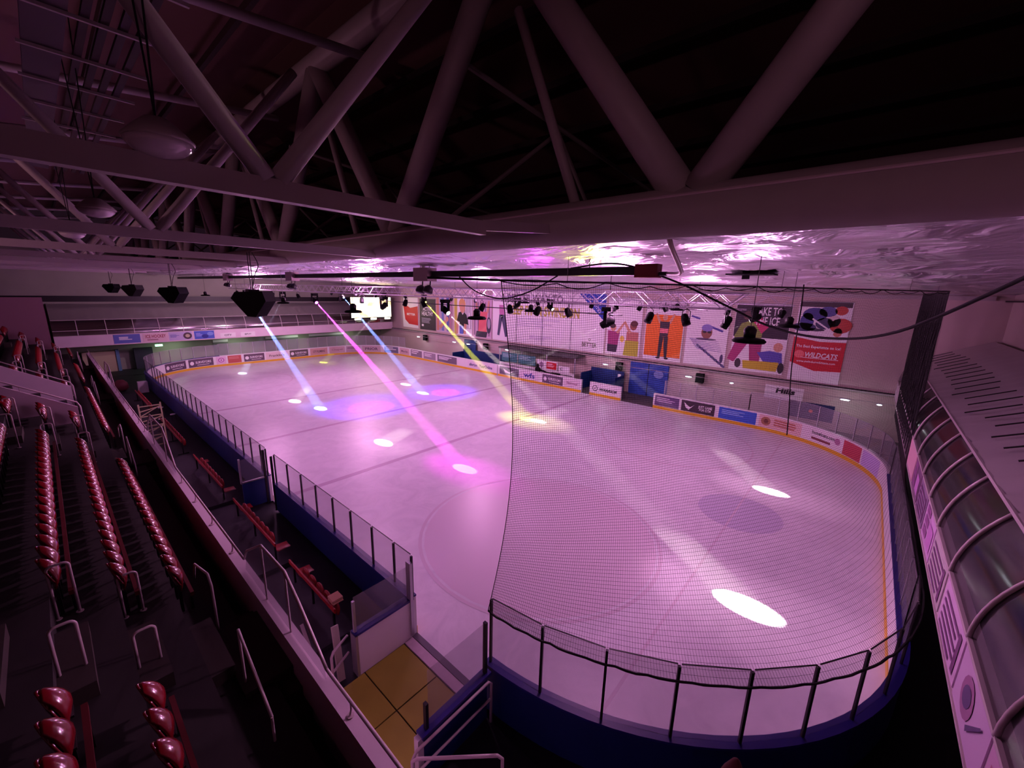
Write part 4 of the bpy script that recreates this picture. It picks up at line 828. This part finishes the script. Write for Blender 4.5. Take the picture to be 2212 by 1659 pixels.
# blue wall on the other side, leaning glass
g = thing('tunnel_wall', 'blue-topped wall with clear glass between mats and corner boards', 'rink boards', (4.1, 4.85, 0))
q = MB(); q.box((3.35, 4.82, 0), (4.98, 4.9, 1.12)); q.build('panel', M_blue, g); q = MB(); q.box((3.3, 4.76, 1.12), (5.05, 4.96, 1.19)); q.build('top_rail', M_bluerail, g)
q = MB(); q.box((3.5, 4.85, 1.19), (4.92, 4.862, 2.42)); q.build('glass_pane', M_glass, g); q = MB(); q.box((4.92, 4.82, 1.15), (4.98, 4.9, 2.42)); q.build('post', M_dark, g); q = MB(); q.box((3.42, 4.82, 1.15), (3.48, 4.9, 1.75)); q.build('post', M_dark, g); q = MB(); q.box((3.22, 4.8, 0), (3.34, 4.92, 1.15)); q.build('end_post', M_white, g)
rail([(3.05, 4.72, .2), (3.05, 4.72, 1.0), (3.12, 4.72, 1.1), (4.9, 4.70, 1.1), (4.98, 4.7, 1.0), (4.98, 4.7, 0)], 'white double crowd rail along the blue tunnel wall', .03, posts=[((3.05, 4.72, .62), (4.98, 4.70, .62))])
rail([(3.0, 4.66, 0), (3.0, 4.66, 1.08), (3.06, 4.6, 1.13), (4.02, 3.62, 1.13), (4.08, 3.56, 1.05), (4.08, 3.56, 0)], 'cream crowd rail slanting away from the blue tunnel wall', .03)
q = MB(); q.box((3.45, 4.05, 1.17), (3.95, 4.1, 1.2)); q.xf(Matrix.Identity(4)); 
# stair rail and padded posts at the left of the tunnel
rail([(3.05, 7.75, .1), (3.05, 7.75, .95), (3.12, 7.8, 1.02), (3.55, 8.0, 1.02)], 'short cream rail at the bench end of the tunnel', .03, posts=[((3.05, 7.75, .55), (3.55, 8.0, .55))])
q = MB(); q.bar((3.42, 8.35, 1.15), (3.3, 7.9, .02), .16, .05, None, (0, 1, 0)); tag(q.build('leaning_plank', mat('pale_plank', (190, 182, 170), .6)), 'pale flat post leaning beside the bench end', 'post')
q = MB(); q.bar((2.9, 8.9, 1.2), (2.95, 8.1, .02), .07, .05, None, (0, 1, 0)); tag(q.build('leaning_pole', M_rail), 'slim cream pole leaning behind the benches', 'pole')
q = MB(); q.lathe([(.04, 0), (.05, .9), (.26, 1.0), (.28, 1.3), (.17, 1.7), (.06, 1.97), (.02, 2.02)], (6.02, .45, -.02), 16); tag(q.build('folded_parasol', mat('dull_red_cloth', (96, 34, 36), .7), smooth=True), 'dull red pointed folded parasol behind the corner boards', 'parasol')
# farther clutter: rack, stools, crate
g = thing('wire_rack', 'pale lattice rack standing beside the parapet', 'rack', (3.0, 28.6, 0)); q = MB()
for x in (2.6, 3.5): q.bar((x, 28.4, 0), (x, 28.6, 2.6), .06, .06)
for k in range(9): q.bar((2.6, 28.5, .25 + k * .28), (3.5, 28.5, .25 + k * .28 + (.18 if k % 2 else 0)), .05, .05)
for k in range(4): q.bar((2.6, 28.5, .3 + k * .55), (3.5, 28.5, .8 + k * .55), .04, .04)
q.build('frame', mat('rack_cream', (200, 196, 150), .5), g)
for i, (x, y) in enumerate(((4.45, 36.5), (4.7, 34.0), (4.0, 33.3))):
    g = thing('stool', ['low stool with pale top farther along the boards', 'low stool with pale top next to the boards', 'low stool with pale top beside the bench'][i], 'stool', (x, y, 0), 'stools by the boards'); q = MB(); q.lathe([(.15, .42), (.15, .46)], (x, y, 0), 12); q.build('seat', W_, g)
    for k in range(3): a = k * 2.09; q = MB(); q.tube([(x + .08 * math.cos(a), y + .08 * math.sin(a), .42), (x + .17 * math.cos(a), y + .17 * math.sin(a), 0)], .012, 5); q.build('leg', M_dark, g)
q = MB(); q.box((4.3, 44.6, 0), (4.9, 45.2, .9)); tag(q.build('white_box', M_white), 'small white box on the floor by the far corner boards', 'box')
q = MB(); q.lathe([(.25, 0), (.5, .25), (.45, .7), (.2, .95)], (3.4, 46.5, 0), 12); tag(q.build('equipment_bag', mat('maroon_bag', (90, 30, 40), .7), smooth=True), 'maroon equipment bag at the end of the floor', 'bag')

# ================================================================ ROOF STEEL
ZT = 10.15
g = thing('main_truss', 'huge tubular roof truss running the length of the rink', 'truss', (6.5, 26, 9.8))
q = MB(); q.tube([(6.5, -5.7, ZT), (6.5, 58.6, ZT)], .36, 28); q.build('bottom_chord', M_steel, g, smooth=True)
q = MB(); q.tube([(6.5, -5.7, 15.4), (6.5, 58.6, 15.4)], .3, 16); q.build('top_chord', M_steel, g, smooth=True)
for k in range(-1, 8):
    yb = 2.3 + 7.6 * k
    for sg in (-1, 1):
        if yb + sg * 3.8 < -5.6: continue
        q = MB(); q.tube([(6.5, yb + sg * .12, ZT + .25), (6.5, yb + sg * 3.8, 15.35)], .26, 18); q.build('diagonal', M_steel, g, smooth=True)
    if yb > 0: q = MB(); q.tube([(6.5, yb + 1.95, ZT + .3), (6.5, yb + 3.4, 13.9)], .09, 10); q.build('thin_strut', M_steel, g, smooth=True)
q = MB(); q.tube([(6.165, -5.6, 10.33), (6.165, 20, 10.33)], .022, 6); q.build('conduit', mat('conduit_pale', (215, 195, 205), .4), g)
# frames over the stand
for k in range(9):
    y = 4.6 + 6 * k; g = thing('roof_frame', '%s tubular roof frame crossing over the stand' % ORD[k], 'roof frame', (1.7, y, 9.75), 'roof frames over the stand')
    q = MB(); q.bar((-9, y, 9.86), (4.55 if k == 0 else 6.3, y, 9.86), .13, .19); q.build('bottom_beam', M_steel, g)
    if k == 0: q = MB(); q.bar((4.5, y, 9.9), (6.2, y, 10.05), .10, .15); q.build('end_bracket', M_steel, g)
    for a, b in ((1.72, 4.5), (1.62, -1.1), (-4.0, -1.3), (-4.1, -6.6)): q = MB(); q.tube([(a, y, 9.95), (b, y, 13.6 if b > -5 else 13.0)], .095, 12); q.build('diagonal', M_steel, g, smooth=True)
    q = MB(); q.tube([(-9, y, 12.9), (6.4, y, 14.6)], .1, 10); q.build('top_beam', M_steel, g, smooth=True)
for k in range(6):
    y = 7.6 + 9 * k; g = thing('roof_brace', '%s slim brace frame beyond the big tube' % ORD[k], 'roof frame', (11, y, 11), 'braces above the foil ceiling'); q = MB()
    q.tube([(6.7, y, 13.8), (18, y, 13.0)], .06, 8); q.build('top_bar', M_steel, g); q = MB(); q.tube([(6.8, y + 1.0, 10.4), (10.5, y, 13.4)], .06, 8); q.tube([(10.5, y, 13.4), (14, y, 10.2)], .06, 8); q.build('strut', M_steel, g)
# purlins
for i, (x, z) in enumerate([(-8, 13.3), (-5.5, 13.8), (-3, 14.3), (-.5, 14.8), (2, 15.2), (4.5, 15.7), (9, 15.6), (11.5, 15.2), (14, 14.8), (16.5, 14.4), (19, 14.1)]):
    q = MB(); q.bar((x, -5.7, z), (x, 58.6, z), .12, .2); tag(q.build('purlin', M_purl), '%s roof purlin counted from behind the stand' % ORD[i], 'purlin', 'roof purlins')
# slatted lighter panel high over the stand
g = thing('slatted_duct', 'pale slatted panel high in the roof over the stand', 'duct', (-.5, 6, 11.5))
q = MB(); q.box((.35, 4.5, 12.0), (.72, 18, 12.05)); q.build('backing', mat('duct_pale', (84, 72, 80), .7), g)
for i in range(4): q = MB(); q.box((.82 + i * .17, 4.5, 12.0), (.90 + i * .17, 18, 12.05)); q.build('slat', M_purl, g)
for i in range(9): q = MB(); q.bar((.3, 5.0 + i * 1.3, 11.97), (1.6, 5.0 + i * 1.3, 11.97), .04, .04); q.build('cross_bar', M_steel, g)
# oval pendants
for i, (x, y) in enumerate(((.82, 4.5), (.80, 9.4), (.75, 14.6))):
    z = 9.93; g = thing('pendant_lamp', ['unlit oval pendant lamp closest to the camera', 'unlit oval pendant lamp behind the first', 'unlit oval pendant lamp farthest along, low behind beams'][i], 'pendant lamp', (x, y, z), 'unlit pendants over the stand')
    q = MB(); q.lathe([(.02, .0), (.09, .012), (.15, .03), (.20, .07), (.225, .11)], (x, y, z), 24, sy=1.15); q.build('diffuser', M_lensw, g, smooth=True)
    q = MB(); q.lathe([(.225, .11), (.235, .13), (.18, .19), (.08, .28)], (x, y, z), 24, sy=1.15); q.build('housing', M_steel, g, smooth=True); q = MB(); q.tube([(x, y, z + .28), (x - .1, y, 13)], .008, 5); q.tube([(x, y, z + .28), (x + .1, y, 13)], .008, 5); q.build('suspension_cable', M_dark, g)

# ================================================================ HUNG OVER THE ICE
# long dark track beam at x=10
g = thing('track_beam', 'long dark steel beam hung on chains over the ice', 'beam', (10, 25, 9.4))
q = MB(); q.box((9.92, 4.6, 9.42), (10.08, 56, 9.45)); q.box((9.92, 4.6, 9.60), (10.08, 56, 9.63)); q.box((9.985, 4.6, 9.45), (10.015, 56, 9.60)); q.build('web', mat('track_green', (34, 38, 40), .45, metal=.3), g)
for y in (6.0, 18, 30, 42): q = MB(); [q.tube([(10 + .012 * (-1) ** k, y, 9.63 + k * .05), (10 + .012 * (-1) ** k, y, 9.69 + k * .05)], .012, 5) for k in range(6)]; q.build('chain', M_dark, g)
g = thing('junction_box', 'red-brown box on the end of the dark beam', 'junction box', (10, 4.3, 9.35)); q = MB(); q.box((9.85, 4.05, 9.36), (10.15, 4.62, 9.68)); q.build('body', mat('rust_red', (120, 36, 40), .5), g); q = MB(); q.tube([(10, 4.06, 9.45), (10, 3.85, 9.45)], .05, 8); q.build('cable_gland', M_dark, g)
q = MB(); P = []
ctl = [(10, 3.85, 9.45), (9.3, 3.3, 9.42), (8.2, 2.95, 9.52), (7.2, 2.75, 9.75), (6.85, 2.7, 10.0), (6.6, 2.65, 10.35), (6.3, 2.45, 10.5)]
def catmull(c, n=8):
    c = [Vector(p) for p in c]; c = [c[0]] + c + [c[-1]]; out = []
    for i in range(1, len(c) - 2):
        for k in range(n):
            t = k / n; out.append(.5 * ((2 * c[i]) + (-c[i - 1] + c[i + 1]) * t + (2 * c[i - 1] - 5 * c[i] + 4 * c[i + 1] - c[i + 2]) * t * t + (-c[i - 1] + 3 * c[i] - 3 * c[i + 1] + c[i + 2]) * t ** 3))
    out.append(c[-2]); return out
q.tube(catmull(ctl), .045, 8); q.tube([p + Vector((.05, .02, .03)) for p in catmull(ctl)], .02, 6); tag(q.build('power_cable', M_cab, smooth=True), 'thick cream cable looping from big tube to red box', 'cable')
for i, y in enumerate((13.3, 26, 38.5)):
    g = thing('flood_box', ['grey control box with twin floodlights, closest on the dark beam', 'grey control box with twin floodlights, second along the dark beam', 'grey control box with twin floodlights, farthest along the dark beam'][i], 'floodlight', (10, y, 8.9), 'control boxes on the dark beam')
    q = MB(); q.box((9.78, y - .45, 9.26), (10.22, y + .45, 9.76)); q.build('box', mat('box_grey%d' % i, (150, 130, 135), .5), g)
    for s in (-1, 1):
        q = MB(); q.lathe([(.06, 0), (.17, -.1), (.19, -.26), (.16, -.3)], (0, 0, 0), 14); q.xf(Matrix.Translation((9.95, y - .1 + s * .24, 9.1)) @ Matrix.Rotation(.35, 4, 'Y')); q.build('floodlight_head', M_dark, g, smooth=True)
        q = MB(); q.tube([(10, y - .1 + s * .24, 9.26), (9.97, y - .1 + s * .24, 9.05)], .025, 6); q.build('arm', M_dark, g)
    q = MB(); q.tube([(10, y - .3, 9.76), (9.96, y - .28, 9.98)], .01, 5); q.tube([(10, y + .3, 9.76), (10.05, y + .28, 9.98)], .01, 5); q.build('hanger', M_dark, g)
# big angular speakers
for i, y in enumerate((14.1, 25.3, 38, 50)):
    x, z = 4.25, 8.45; g = thing('hanging_speaker', ['large black angled loudspeaker closest to the camera', 'large black angled loudspeaker second along', 'small looking black loudspeaker third along', 'farthest black loudspeaker by the end wall'][i], 'loudspeaker', (x, y, z - .4), 'black loudspeakers hung along the tube')
    q = MB(); q.prism([(-.45, .12), (-.33, .30), (.42, .34), (.50, .05), (.18, -.42), (-.05, -.40)], -.36, .36, None, lambda u, v, w: (x + u * .75 + w * .66, y - u * .66 + w * .75, z + v)); q.build('cabinet', M_black, g)
    q = MB(); q.prism([(.44, .02), (.49, .04), (.19, -.40), (.15, -.38)], -.33, .33, None, lambda u, v, w: (x + u * .75 + w * .66, y - u * .66 + w * .75, z + v - .01)); q.build('grille', mat('speaker_cloth', (8, 8, 9), .95, spec=.1), g)
    q = MB(); q.box((x - .14, y - .14, z + .3), (x + .14, y + .14, z + .38)); q.tube([(x, y - .1, z + .36), (x, y - .1, 9.9)], .012, 5); q.tube([(x, y + .1, z + .36), (x, y + .1, 9.9)], .012, 5); q.tube(catmull([(x, y, z + .36), (x + .1, y - .05, z + .8), (x + .2, y - .1, z + 1.1), (x + .1, y, 9.9)]), .012, 5); q.build('hanger', M_dark, g)
# lighting trusses ---------------------------------------------------------
def ltruss(x, nm, y0=2.6, y1=47.0):
    g = thing('lighting_truss', nm, 'lighting truss', (x, (y0 + y1) / 2, 8.5), 'lighting trusses over the ice')
    w, zb, zt = .25, 8.62, 9.04
    for dx, z in ((-w, zb), (w, zb), (-w, zt), (w, zt)): q = MB(); q.tube([(x + dx, y0, z), (x + dx, y1, z)], .025, 6); q.build('chord', M_truss, g)
    q = MB(); n = int((y1 - y0) / .5)
    for k in range(n):
        a = y0 + k * .5; b = a + .5; s = k % 2
        for dx in (-w, w): q.tube([(x + dx, a, zb if s else zt), (x + dx, b, zt if s else zb)], .012, 4, cap=False)
        q.tube([(x - w if s else x + w, a, zb), (x + w if s else x - w, b, zb)], .012, 4, cap=False); q.tube([(x - w, a, zt), (x + w, a, zt)], .012, 4, cap=False)
    q.build('lacing', M_truss, g)
    q = MB(); q.tube([(x, y0 + 3.5, 8.28), (x, y0 + 18, 8.28)], .02, 6); q.build('lamp_bar', M_dark, g)
    for yy in (y0 + 4, (y0 + y1) / 2, y1 - 4): q = MB(); q.tube([(x, yy, zt), (x, yy, 9.75)], .012, 5); q.build('hoist_chain', M_dark, g)
    return g
ltruss(TA, 'silver lighting truss over the nearer half of the ice'); ltruss(TB, 'silver lighting truss over the banner wall half of the ice')
def parcan():
    g = thing('par_lamp', 'x', 'stage lamp', (0, 0, 0))
    q = MB(); q.lathe([(.06, .2), (.10, .15), (.12, 0), (.12, -.14)], (0, 0, 0), 12); q.xf(Matrix.Rotation(.5, 4, 'X')); q.build('can', M_black, g, smooth=True)
    q = MB(); q.tube([(0, 0, .34), (.14, 0, .26), (.14, 0, 0)], .012, 5); q.tube([(0, 0, .34), (-.14, 0, .26), (-.14, 0, 0)], .012, 5); q.build('yoke', M_dark, g)
    return g
pc = parcan(); first = True; n_ = 0
for tn, x in (('nearer', TA), ('farther', TB)):
    for k, y in enumerate((3.0, 4.1, 5.2, 8.2, 9.6, 11.0, 12.6, 16.6, 18.2, 22.5, 25.2, 31.5, 36.5, 40.2, 45.5)):
        s = pc if first else copy_tree(pc); first = False
        s.location = (x - .05 + .1 * hsh(k, 8), y, 8.24); s.rotation_euler = (0, 0, [0, 2.6, 1.2, 3.6][k % 4]); s['label'] = 'black stage lamp, %s along the %s truss' % (ORD[k], tn); s['group'] = 'stage lamps on the trusses'
# moving heads with their beams ---------------------------------------------
WHT, BLU, MAG, YEL, PNK = (1, .86, .92), (.22, .34, 1), (1, .08, .92), (.95, .95, .06), (1, .8, .85)
HEADS = [ # truss x, lamp y, target, colour, power, beam density, cone radius at target, label
    (TA, 43.0, (12.75, 30.2), BLU, 150000, .06, .40, 'moving head throwing a blue beam, farthest on the nearer truss'),
    (TA, 28.8, (13.1, 14.5), MAG, 130000, .045, .42, 'moving head throwing the long magenta beam'),
    (TA, 15.0, (12.45, 1.42), PNK, 52000, .012, .52, 'moving head throwing white light towards the near corner'),
    (TA, 6.6, (12.2, 20.6), PNK, 42000, .006, .42, 'moving head near the camera on the nearer truss, white'),
    (TA, 20.2, (12.2, 33.5), PNK, 30000, .006, .40, 'moving head in mid truss aimed away, white'),
    (TA, 34.4, (12.75, 48.2), (.6, .65, 1), 30000, .006, .40, 'moving head aimed at the far ice, pale blue'),
    (TB, 43.0, (21.1, 28.8), BLU, 150000, .06, .40, 'moving head throwing a blue beam from the farther truss'),
    (TB, 28.8, (21.9, 17.4), YEL, 64000, .035, .46, 'moving head throwing the long yellow beam'),
    (TB, 15.6, (21.45, 2.3), PNK, 40000, .008, .42, 'moving head on the farther truss aimed at the near end'),
    (TB, 4.0, (22.1, 16.6), PNK, 30000, .006, .38, 'moving head at the camera end of the farther truss'),
    (TB, 18.4, (21.95, 32.6), PNK, 30000, .006, .38, 'moving head in mid farther truss aimed away'),
    (TB, 35.0, (21.6, 49.2), YEL, 16000, .006, .40, 'moving head throwing yellow on the far ice'),
]
def haze_mat(dens):
    k = 'haze_%g' % dens
    if k in MATS: return MATS[k]
    m = bpy.data.materials.new(k); m.use_nodes = True; nt = m.node_tree; nt.nodes.clear(); o = nt.nodes.new('ShaderNodeOutputMaterial'); v = nt.nodes.new('ShaderNodeVolumeScatter')
    v.inputs['Color'].default_value = (1, 1, 1, 1); v.inputs['Density'].default_value = dens; v.inputs['Anisotropy'].default_value = .1; nt.links.new(v.outputs[0], o.inputs['Volume']); MATS[k] = m; return m
M_lens = mat('bright_lens', (255, 255, 255), .2, em=(255, 245, 255), es=6)
for i, (x, y, t, c, P, dn, rr, lb) in enumerate(HEADS):
    z = 8.02; base = Vector((x, y, z)); aim = (Vector((t[0], t[1], 0)) - base); L = aim.length; P *= 1.5; d = aim.normalized()
    g = thing('moving_head', lb, 'stage lamp', (x, y, z), 'moving heads on the trusses')
    q = MB(); q.box((x - .17, y - .17, z + .36), (x + .17, y + .17, z + .50)); q.build('base_box', M_black, g)
    q = MB(); q.box((x - .22, y - .06, z + .33), (x + .22, y + .06, z + .37)); q.box((x - .22, y - .06, z - .05), (x - .16, y + .06, z + .36)); q.box((x + .16, y - .06, z - .05), (x + .22, y + .06, z + .36)); q.build('yoke', M_black, g)
    rot = d.to_track_quat('Z', 'Y').to_matrix().to_4x4()
    q = MB(); q.lathe([(.08, -.24), (.14, -.18), (.15, .05), (.12, .2), (.125, .24)], (0, 0, 0), 16); q.xf(Matrix.Translation(base) @ rot); hd = q.build('head', M_black, g, smooth=True)
    ln = mat('lens_%d' % i, (255, 255, 255), .3, em=tuple(int(255 * v ** .45) for v in c), es=7)
    q = MB(); q.lathe([(.10, .235), (.10, .248), (.05, .262)], (0, 0, 0), 16); q.xf(Matrix.Translation(base) @ rot); q.build('lens', ln, hd, smooth=True)
    s0 = base + d * .30; ang = math.atan(rr / L)
    light('beam_light', 'SPOT', s0, P, c, spot_size=max(math.radians(1.05), 2 * ang), spot_blend=.25, shadow_soft_size=.02, aim=(t[0], t[1], 0))
    spill = (1, 0, .85) if c == MAG else (.9, .9, 0) if c == YEL else (.1, .2, 1) if c == BLU else (1, .5, .8)
    light('spill_light', 'SPOT', s0, min(P, 90000) * (.06 if c in (MAG, YEL) else .03), spill, spot_size=min(.6, 2 * ang * 4.5), spot_blend=1, shadow_soft_size=.05, aim=(t[0], t[1], 0))
    if dn > .02 or True:
        a = Vector((0, 0, 1)).cross(d).normalized(); b_ = d.cross(a); n = 14; r0 = .03; Lc = s0.z / -d.z; r1 = math.tan(ang) * Lc; slim = lb.replace('moving head', 'lamp')
        def cut(zc):
            vs = []
            for k in range(n):
                th = 2 * PI * k / n; o_ = a * math.cos(th) + b_ * math.sin(th); p = s0 + o_ * r0; dr = (s0 + d * Lc + o_ * r1) - p; vs.append(p + dr * ((p.z - zc) / -dr.z))
            return vs
        top = [s0 + (a * math.cos(2 * PI * k / n) + b_ * math.sin(2 * PI * k / n)) * r0 for k in range(n)]
        for vs0, vs1, dd, wd in ((top, cut(1.42), dn, 'haze in the '), (cut(1.38), cut(.02), dn * 2.2 if dn > .03 else .09, 'denser low haze in the ')):   # cold air keeps the haze thicker above the ice
            q = MB(); q.add(vs0 + vs1, [(k, (k + 1) % n, n + (k + 1) % n, n + k) for k in range(n)] + [tuple(range(n))[::-1], tuple(n + k for k in range(n))])
            tag(q.build('haze', haze_mat(dd)), ' '.join((wd + 'beam of ' + slim).split()[:16]), 'haze', 'haze in the lamp beams', 'stuff')
# soft coloured pools
light('pool_light', 'SPOT', (TA + .3, 27.4, 8.1), 9000, (1, 0, .6), spot_size=math.radians(22), spot_blend=1, shadow_soft_size=.2, aim=(15.6, 27.9, 0))
light('pool_light', 'SPOT', (TA + .3, 27.4, 8.1), 3800, (.05, 0, 1), spot_size=math.radians(52), spot_blend=1, shadow_soft_size=.2, aim=(15.3, 28.3, 0))
light('pool_light', 'SPOT', (TB + .3, 27.4, 8.1), 8000, (1, 0, .6), spot_size=math.radians(18), spot_blend=1, shadow_soft_size=.2, aim=(22.7, 27.6, 0))
light('pool_light', 'SPOT', (TB + .3, 27.4, 8.1), 3600, (.05, 0, 1), spot_size=math.radians(48), spot_blend=1, shadow_soft_size=.2, aim=(22.6, 27.8, 0))
# unseen spots added to lay coloured glow on the foil
light('foil_fill', 'SPOT', (TA, 9.5, 8.45), 260, (.8, .04, 1), spot_size=math.radians(45), spot_blend=1, shadow_soft_size=.2, aim=(7.6, 7.4, 9.8))
light('foil_fill', 'SPOT', (TA, 7.4, 8.45), 180, (.9, .9, .08), spot_size=math.radians(42), spot_blend=1, shadow_soft_size=.2, aim=(7.6, 5.4, 9.8))
light('foil_fill', 'SPOT', (TA, 2.6, 8.4), 90, (1, .45, .95), spot_size=math.radians(60), spot_blend=1, shadow_soft_size=.2, aim=(8.2, 1.4, 9.8))

# high-bay lamps hung by wires
for i, (x, y, z) in enumerate(((7.8, 1.5, 8.2), (12.8, 1.6, 8.2), (7.65, 7.95, 8.2), (6.3, 12.0, 8.2), (7.0, 19.4, 8.2), (12.4, 9.9, 8.2), (7.2, 26.5, 8.2), (7.2, 33.0, 8.2), (17, 6.0, 8.35), (17, 14.0, 8.35))):
    g = thing('high_bay_lamp', ['unlit dark high-bay lamp in front of the skater banner', 'unlit dark high-bay lamp in front of the hockey banner', 'unlit dark high-bay lamp before the pink top banner', 'unlit dark high-bay lamp in front of the screen', 'unlit dark high-bay lamp over the far blue beam',
               'unlit dark high-bay lamp before the white gym banner', 'unlit dark high-bay lamp far over the players side', 'farthest unlit high-bay lamp over the players side', 'unlit high-bay lamp between trusses towards the camera', 'unlit high-bay lamp between trusses farther out'][i], 'high-bay lamp', (x, y, z), 'unlit high-bay lamps')
    q = MB(); q.lathe([(.24, 0), (.26, .03), (.22, .07), (.1, .09)], (x, y, z), 20); q.build('disc', M_black, g, smooth=True); q = MB(); q.lathe([(.09, .09), (.10, .22), (.05, .28)], (x, y, z), 12); q.build('driver_housing', M_dark, g, smooth=True)
    q = MB(); q.tube([(x, y, z + .28), (x, y, 9.6)], .006, 4); q.build('wire', M_dark, g)
g = thing('ceiling_heater', 'dark hinged fitting hanging under the foil', 'heater', (14.8, 3.0, 9.6)); q = MB(); q.box((14.4, 2.4, 9.62), (15.2, 3.7, 9.66)); q.bar((14.8, 2.5, 9.75), (14.8, 3.9, 9.85), .5, .03); q.box((14.75, 3.1, 9.5), (14.85, 3.3, 9.8)); q.build('panel', M_black, g)
# loose cables
def cable(pts, label, r=.012, m=M_cord, nm='cable'): q = MB(); q.tube(catmull(pts), r, 5); return tag(q.build(nm, m, smooth=True), label, 'cable')
cable([(10, 11.3, 9.42), (9.9, 10.4, 8.95), (9.9, 9.2, 8.72), (9.9, 8.0, 8.95), (9.95, 7.0, 9.42)], 'black cable sagging below the dark beam', .022)
cable([(10, 6.6, 9.62), (10.1, 5.2, 9.72), (10.3, 3.8, 9.3), (10.5, 2.6, 8.75), (10.2, 1.6, 8.35), (9.4, .6, 8.25), (8.2, -.3, 8.5), (6.5, -1.2, 9.3)], 'long dark cable drooping across in front of the banners', .024)
cable([(13.0, 1.45, 9.3), (13.0, 1.42, 8.7), (13.0, 1.40, 7.2), (12.95, 1.28, 6.0), (12.9, 1.22, 5.3)], 'thin black cable hanging in front of the hockey banner', .015)
# ================================================================ SAFETY NET
g = thing('safety_net', 'black safety net hanging above the corner glass', 'net', (12, 0, 2.5))
TA0, TA1, TA2 = Vector((5.45, 5.05, 9.14)), Vector((20.9, -1.88, 9.30)), Vector((31.5, -1.88, 9.33))
S1 = QA + (20.9 - X0 - RR); S2 = S1 + 10.6
LT1 = (TA1 - TA0).length; LT = LT1 + 10.6
def npt(a, v):                 # a in 0..1 along, v 0 bottom .. 1 top
    l = a * LT
    if l < LT1: f = l / LT1; top = TA0.lerp(TA1, f); s = .35 + (S1 - .35) * f ** 1.15
    else: f = (l - LT1) / 10.6; top = TA1.lerp(TA2, f); s = S1 + (S2 - S1) * f
    b = rp(s, .20) if l < LT1 else (top.x, -1.9); bot = Vector((b[0], b[1], 2.55)); wv = 1 - (1 - v) ** 3.5; p = bot.lerp(top, wv); p.z = bot.z + (top.z - bot.z) * v
    k = math.sin(PI * v) * .35 * math.exp(-l / 3.0); p += (TA1 - TA0).normalized() * k
    rip = (.04 * math.sin(l * 1.3 + v * 2) if l < LT1 else .05 * math.sin(l * 7.8)) * math.sin(PI * v); p.y += rip; p.z += .03 * math.sin(l * 3.1) * v
    return p
CELL = .048; nc = int(LT / CELL); nr = int(6.7 / CELL); q = MB()
def cord(q, pts, r):
    vs = []; fs = []; n = len(pts)
    for i, p in enumerate(pts):
        d = (pts[min(i + 1, n - 1)] - pts[max(i - 1, 0)]).normalized(); a = d.cross(Vector((.3, .8, .1))).normalized(); b = d.cross(a)
        for k in range(3): t = 2.094 * k; vs.append(p + a * r * math.cos(t) + b * r * math.sin(t))
    for i in range(n - 1):
        for k in range(3): k2 = (k + 1) % 3; fs.append((i * 3 + k, i * 3 + k2, i * 3 + 3 + k2, i * 3 + 3 + k))
    q.add(vs, fs)
for i in range(nc + 1): cord(q, [npt(i / nc, (j / 18) ** 1.3) for j in range(19)], .0027 if i / nc * LT < LT1 else .010)
for j in range(nr + 1): cord(q, [npt(i / 170, j / nr) for i in range(171)], .0027)
q.build('netting', M_cord, g)
q = MB(); q.tube([TA0 + Vector((-1.2, .55, 0)), TA0, TA1, TA2], .022, 6); q.build('top_pipe', M_dark, g)
q = MB(); q.tube([npt(i / 120, 1) + Vector((0, 0, -.02 - .09 * abs(math.sin(i * PI / 5)))) for i in range(121)], .010, 5); q.build('lacing_rope', M_cord, g)
q = MB(); q.tube([npt(i / 160, 0) + Vector((0, 0, -.03 * abs(math.sin(i * .93)) - .02 * hsh(i, 2))) for i in range(161)], .022, 5); q.build('bottom_rope', M_cord, g)
q = MB(); q.tube([npt(0, j / 20) for j in range(21)], .009, 5); q.build('edge_rope', M_cord, g)
for i in (3, 17, 31, 45, 60): p = npt(i / 60, 1); q = MB(); q.tube([p, (p.x, p.y, 9.62)], .006, 4); q.build('suspension_wire', M_dark, g)
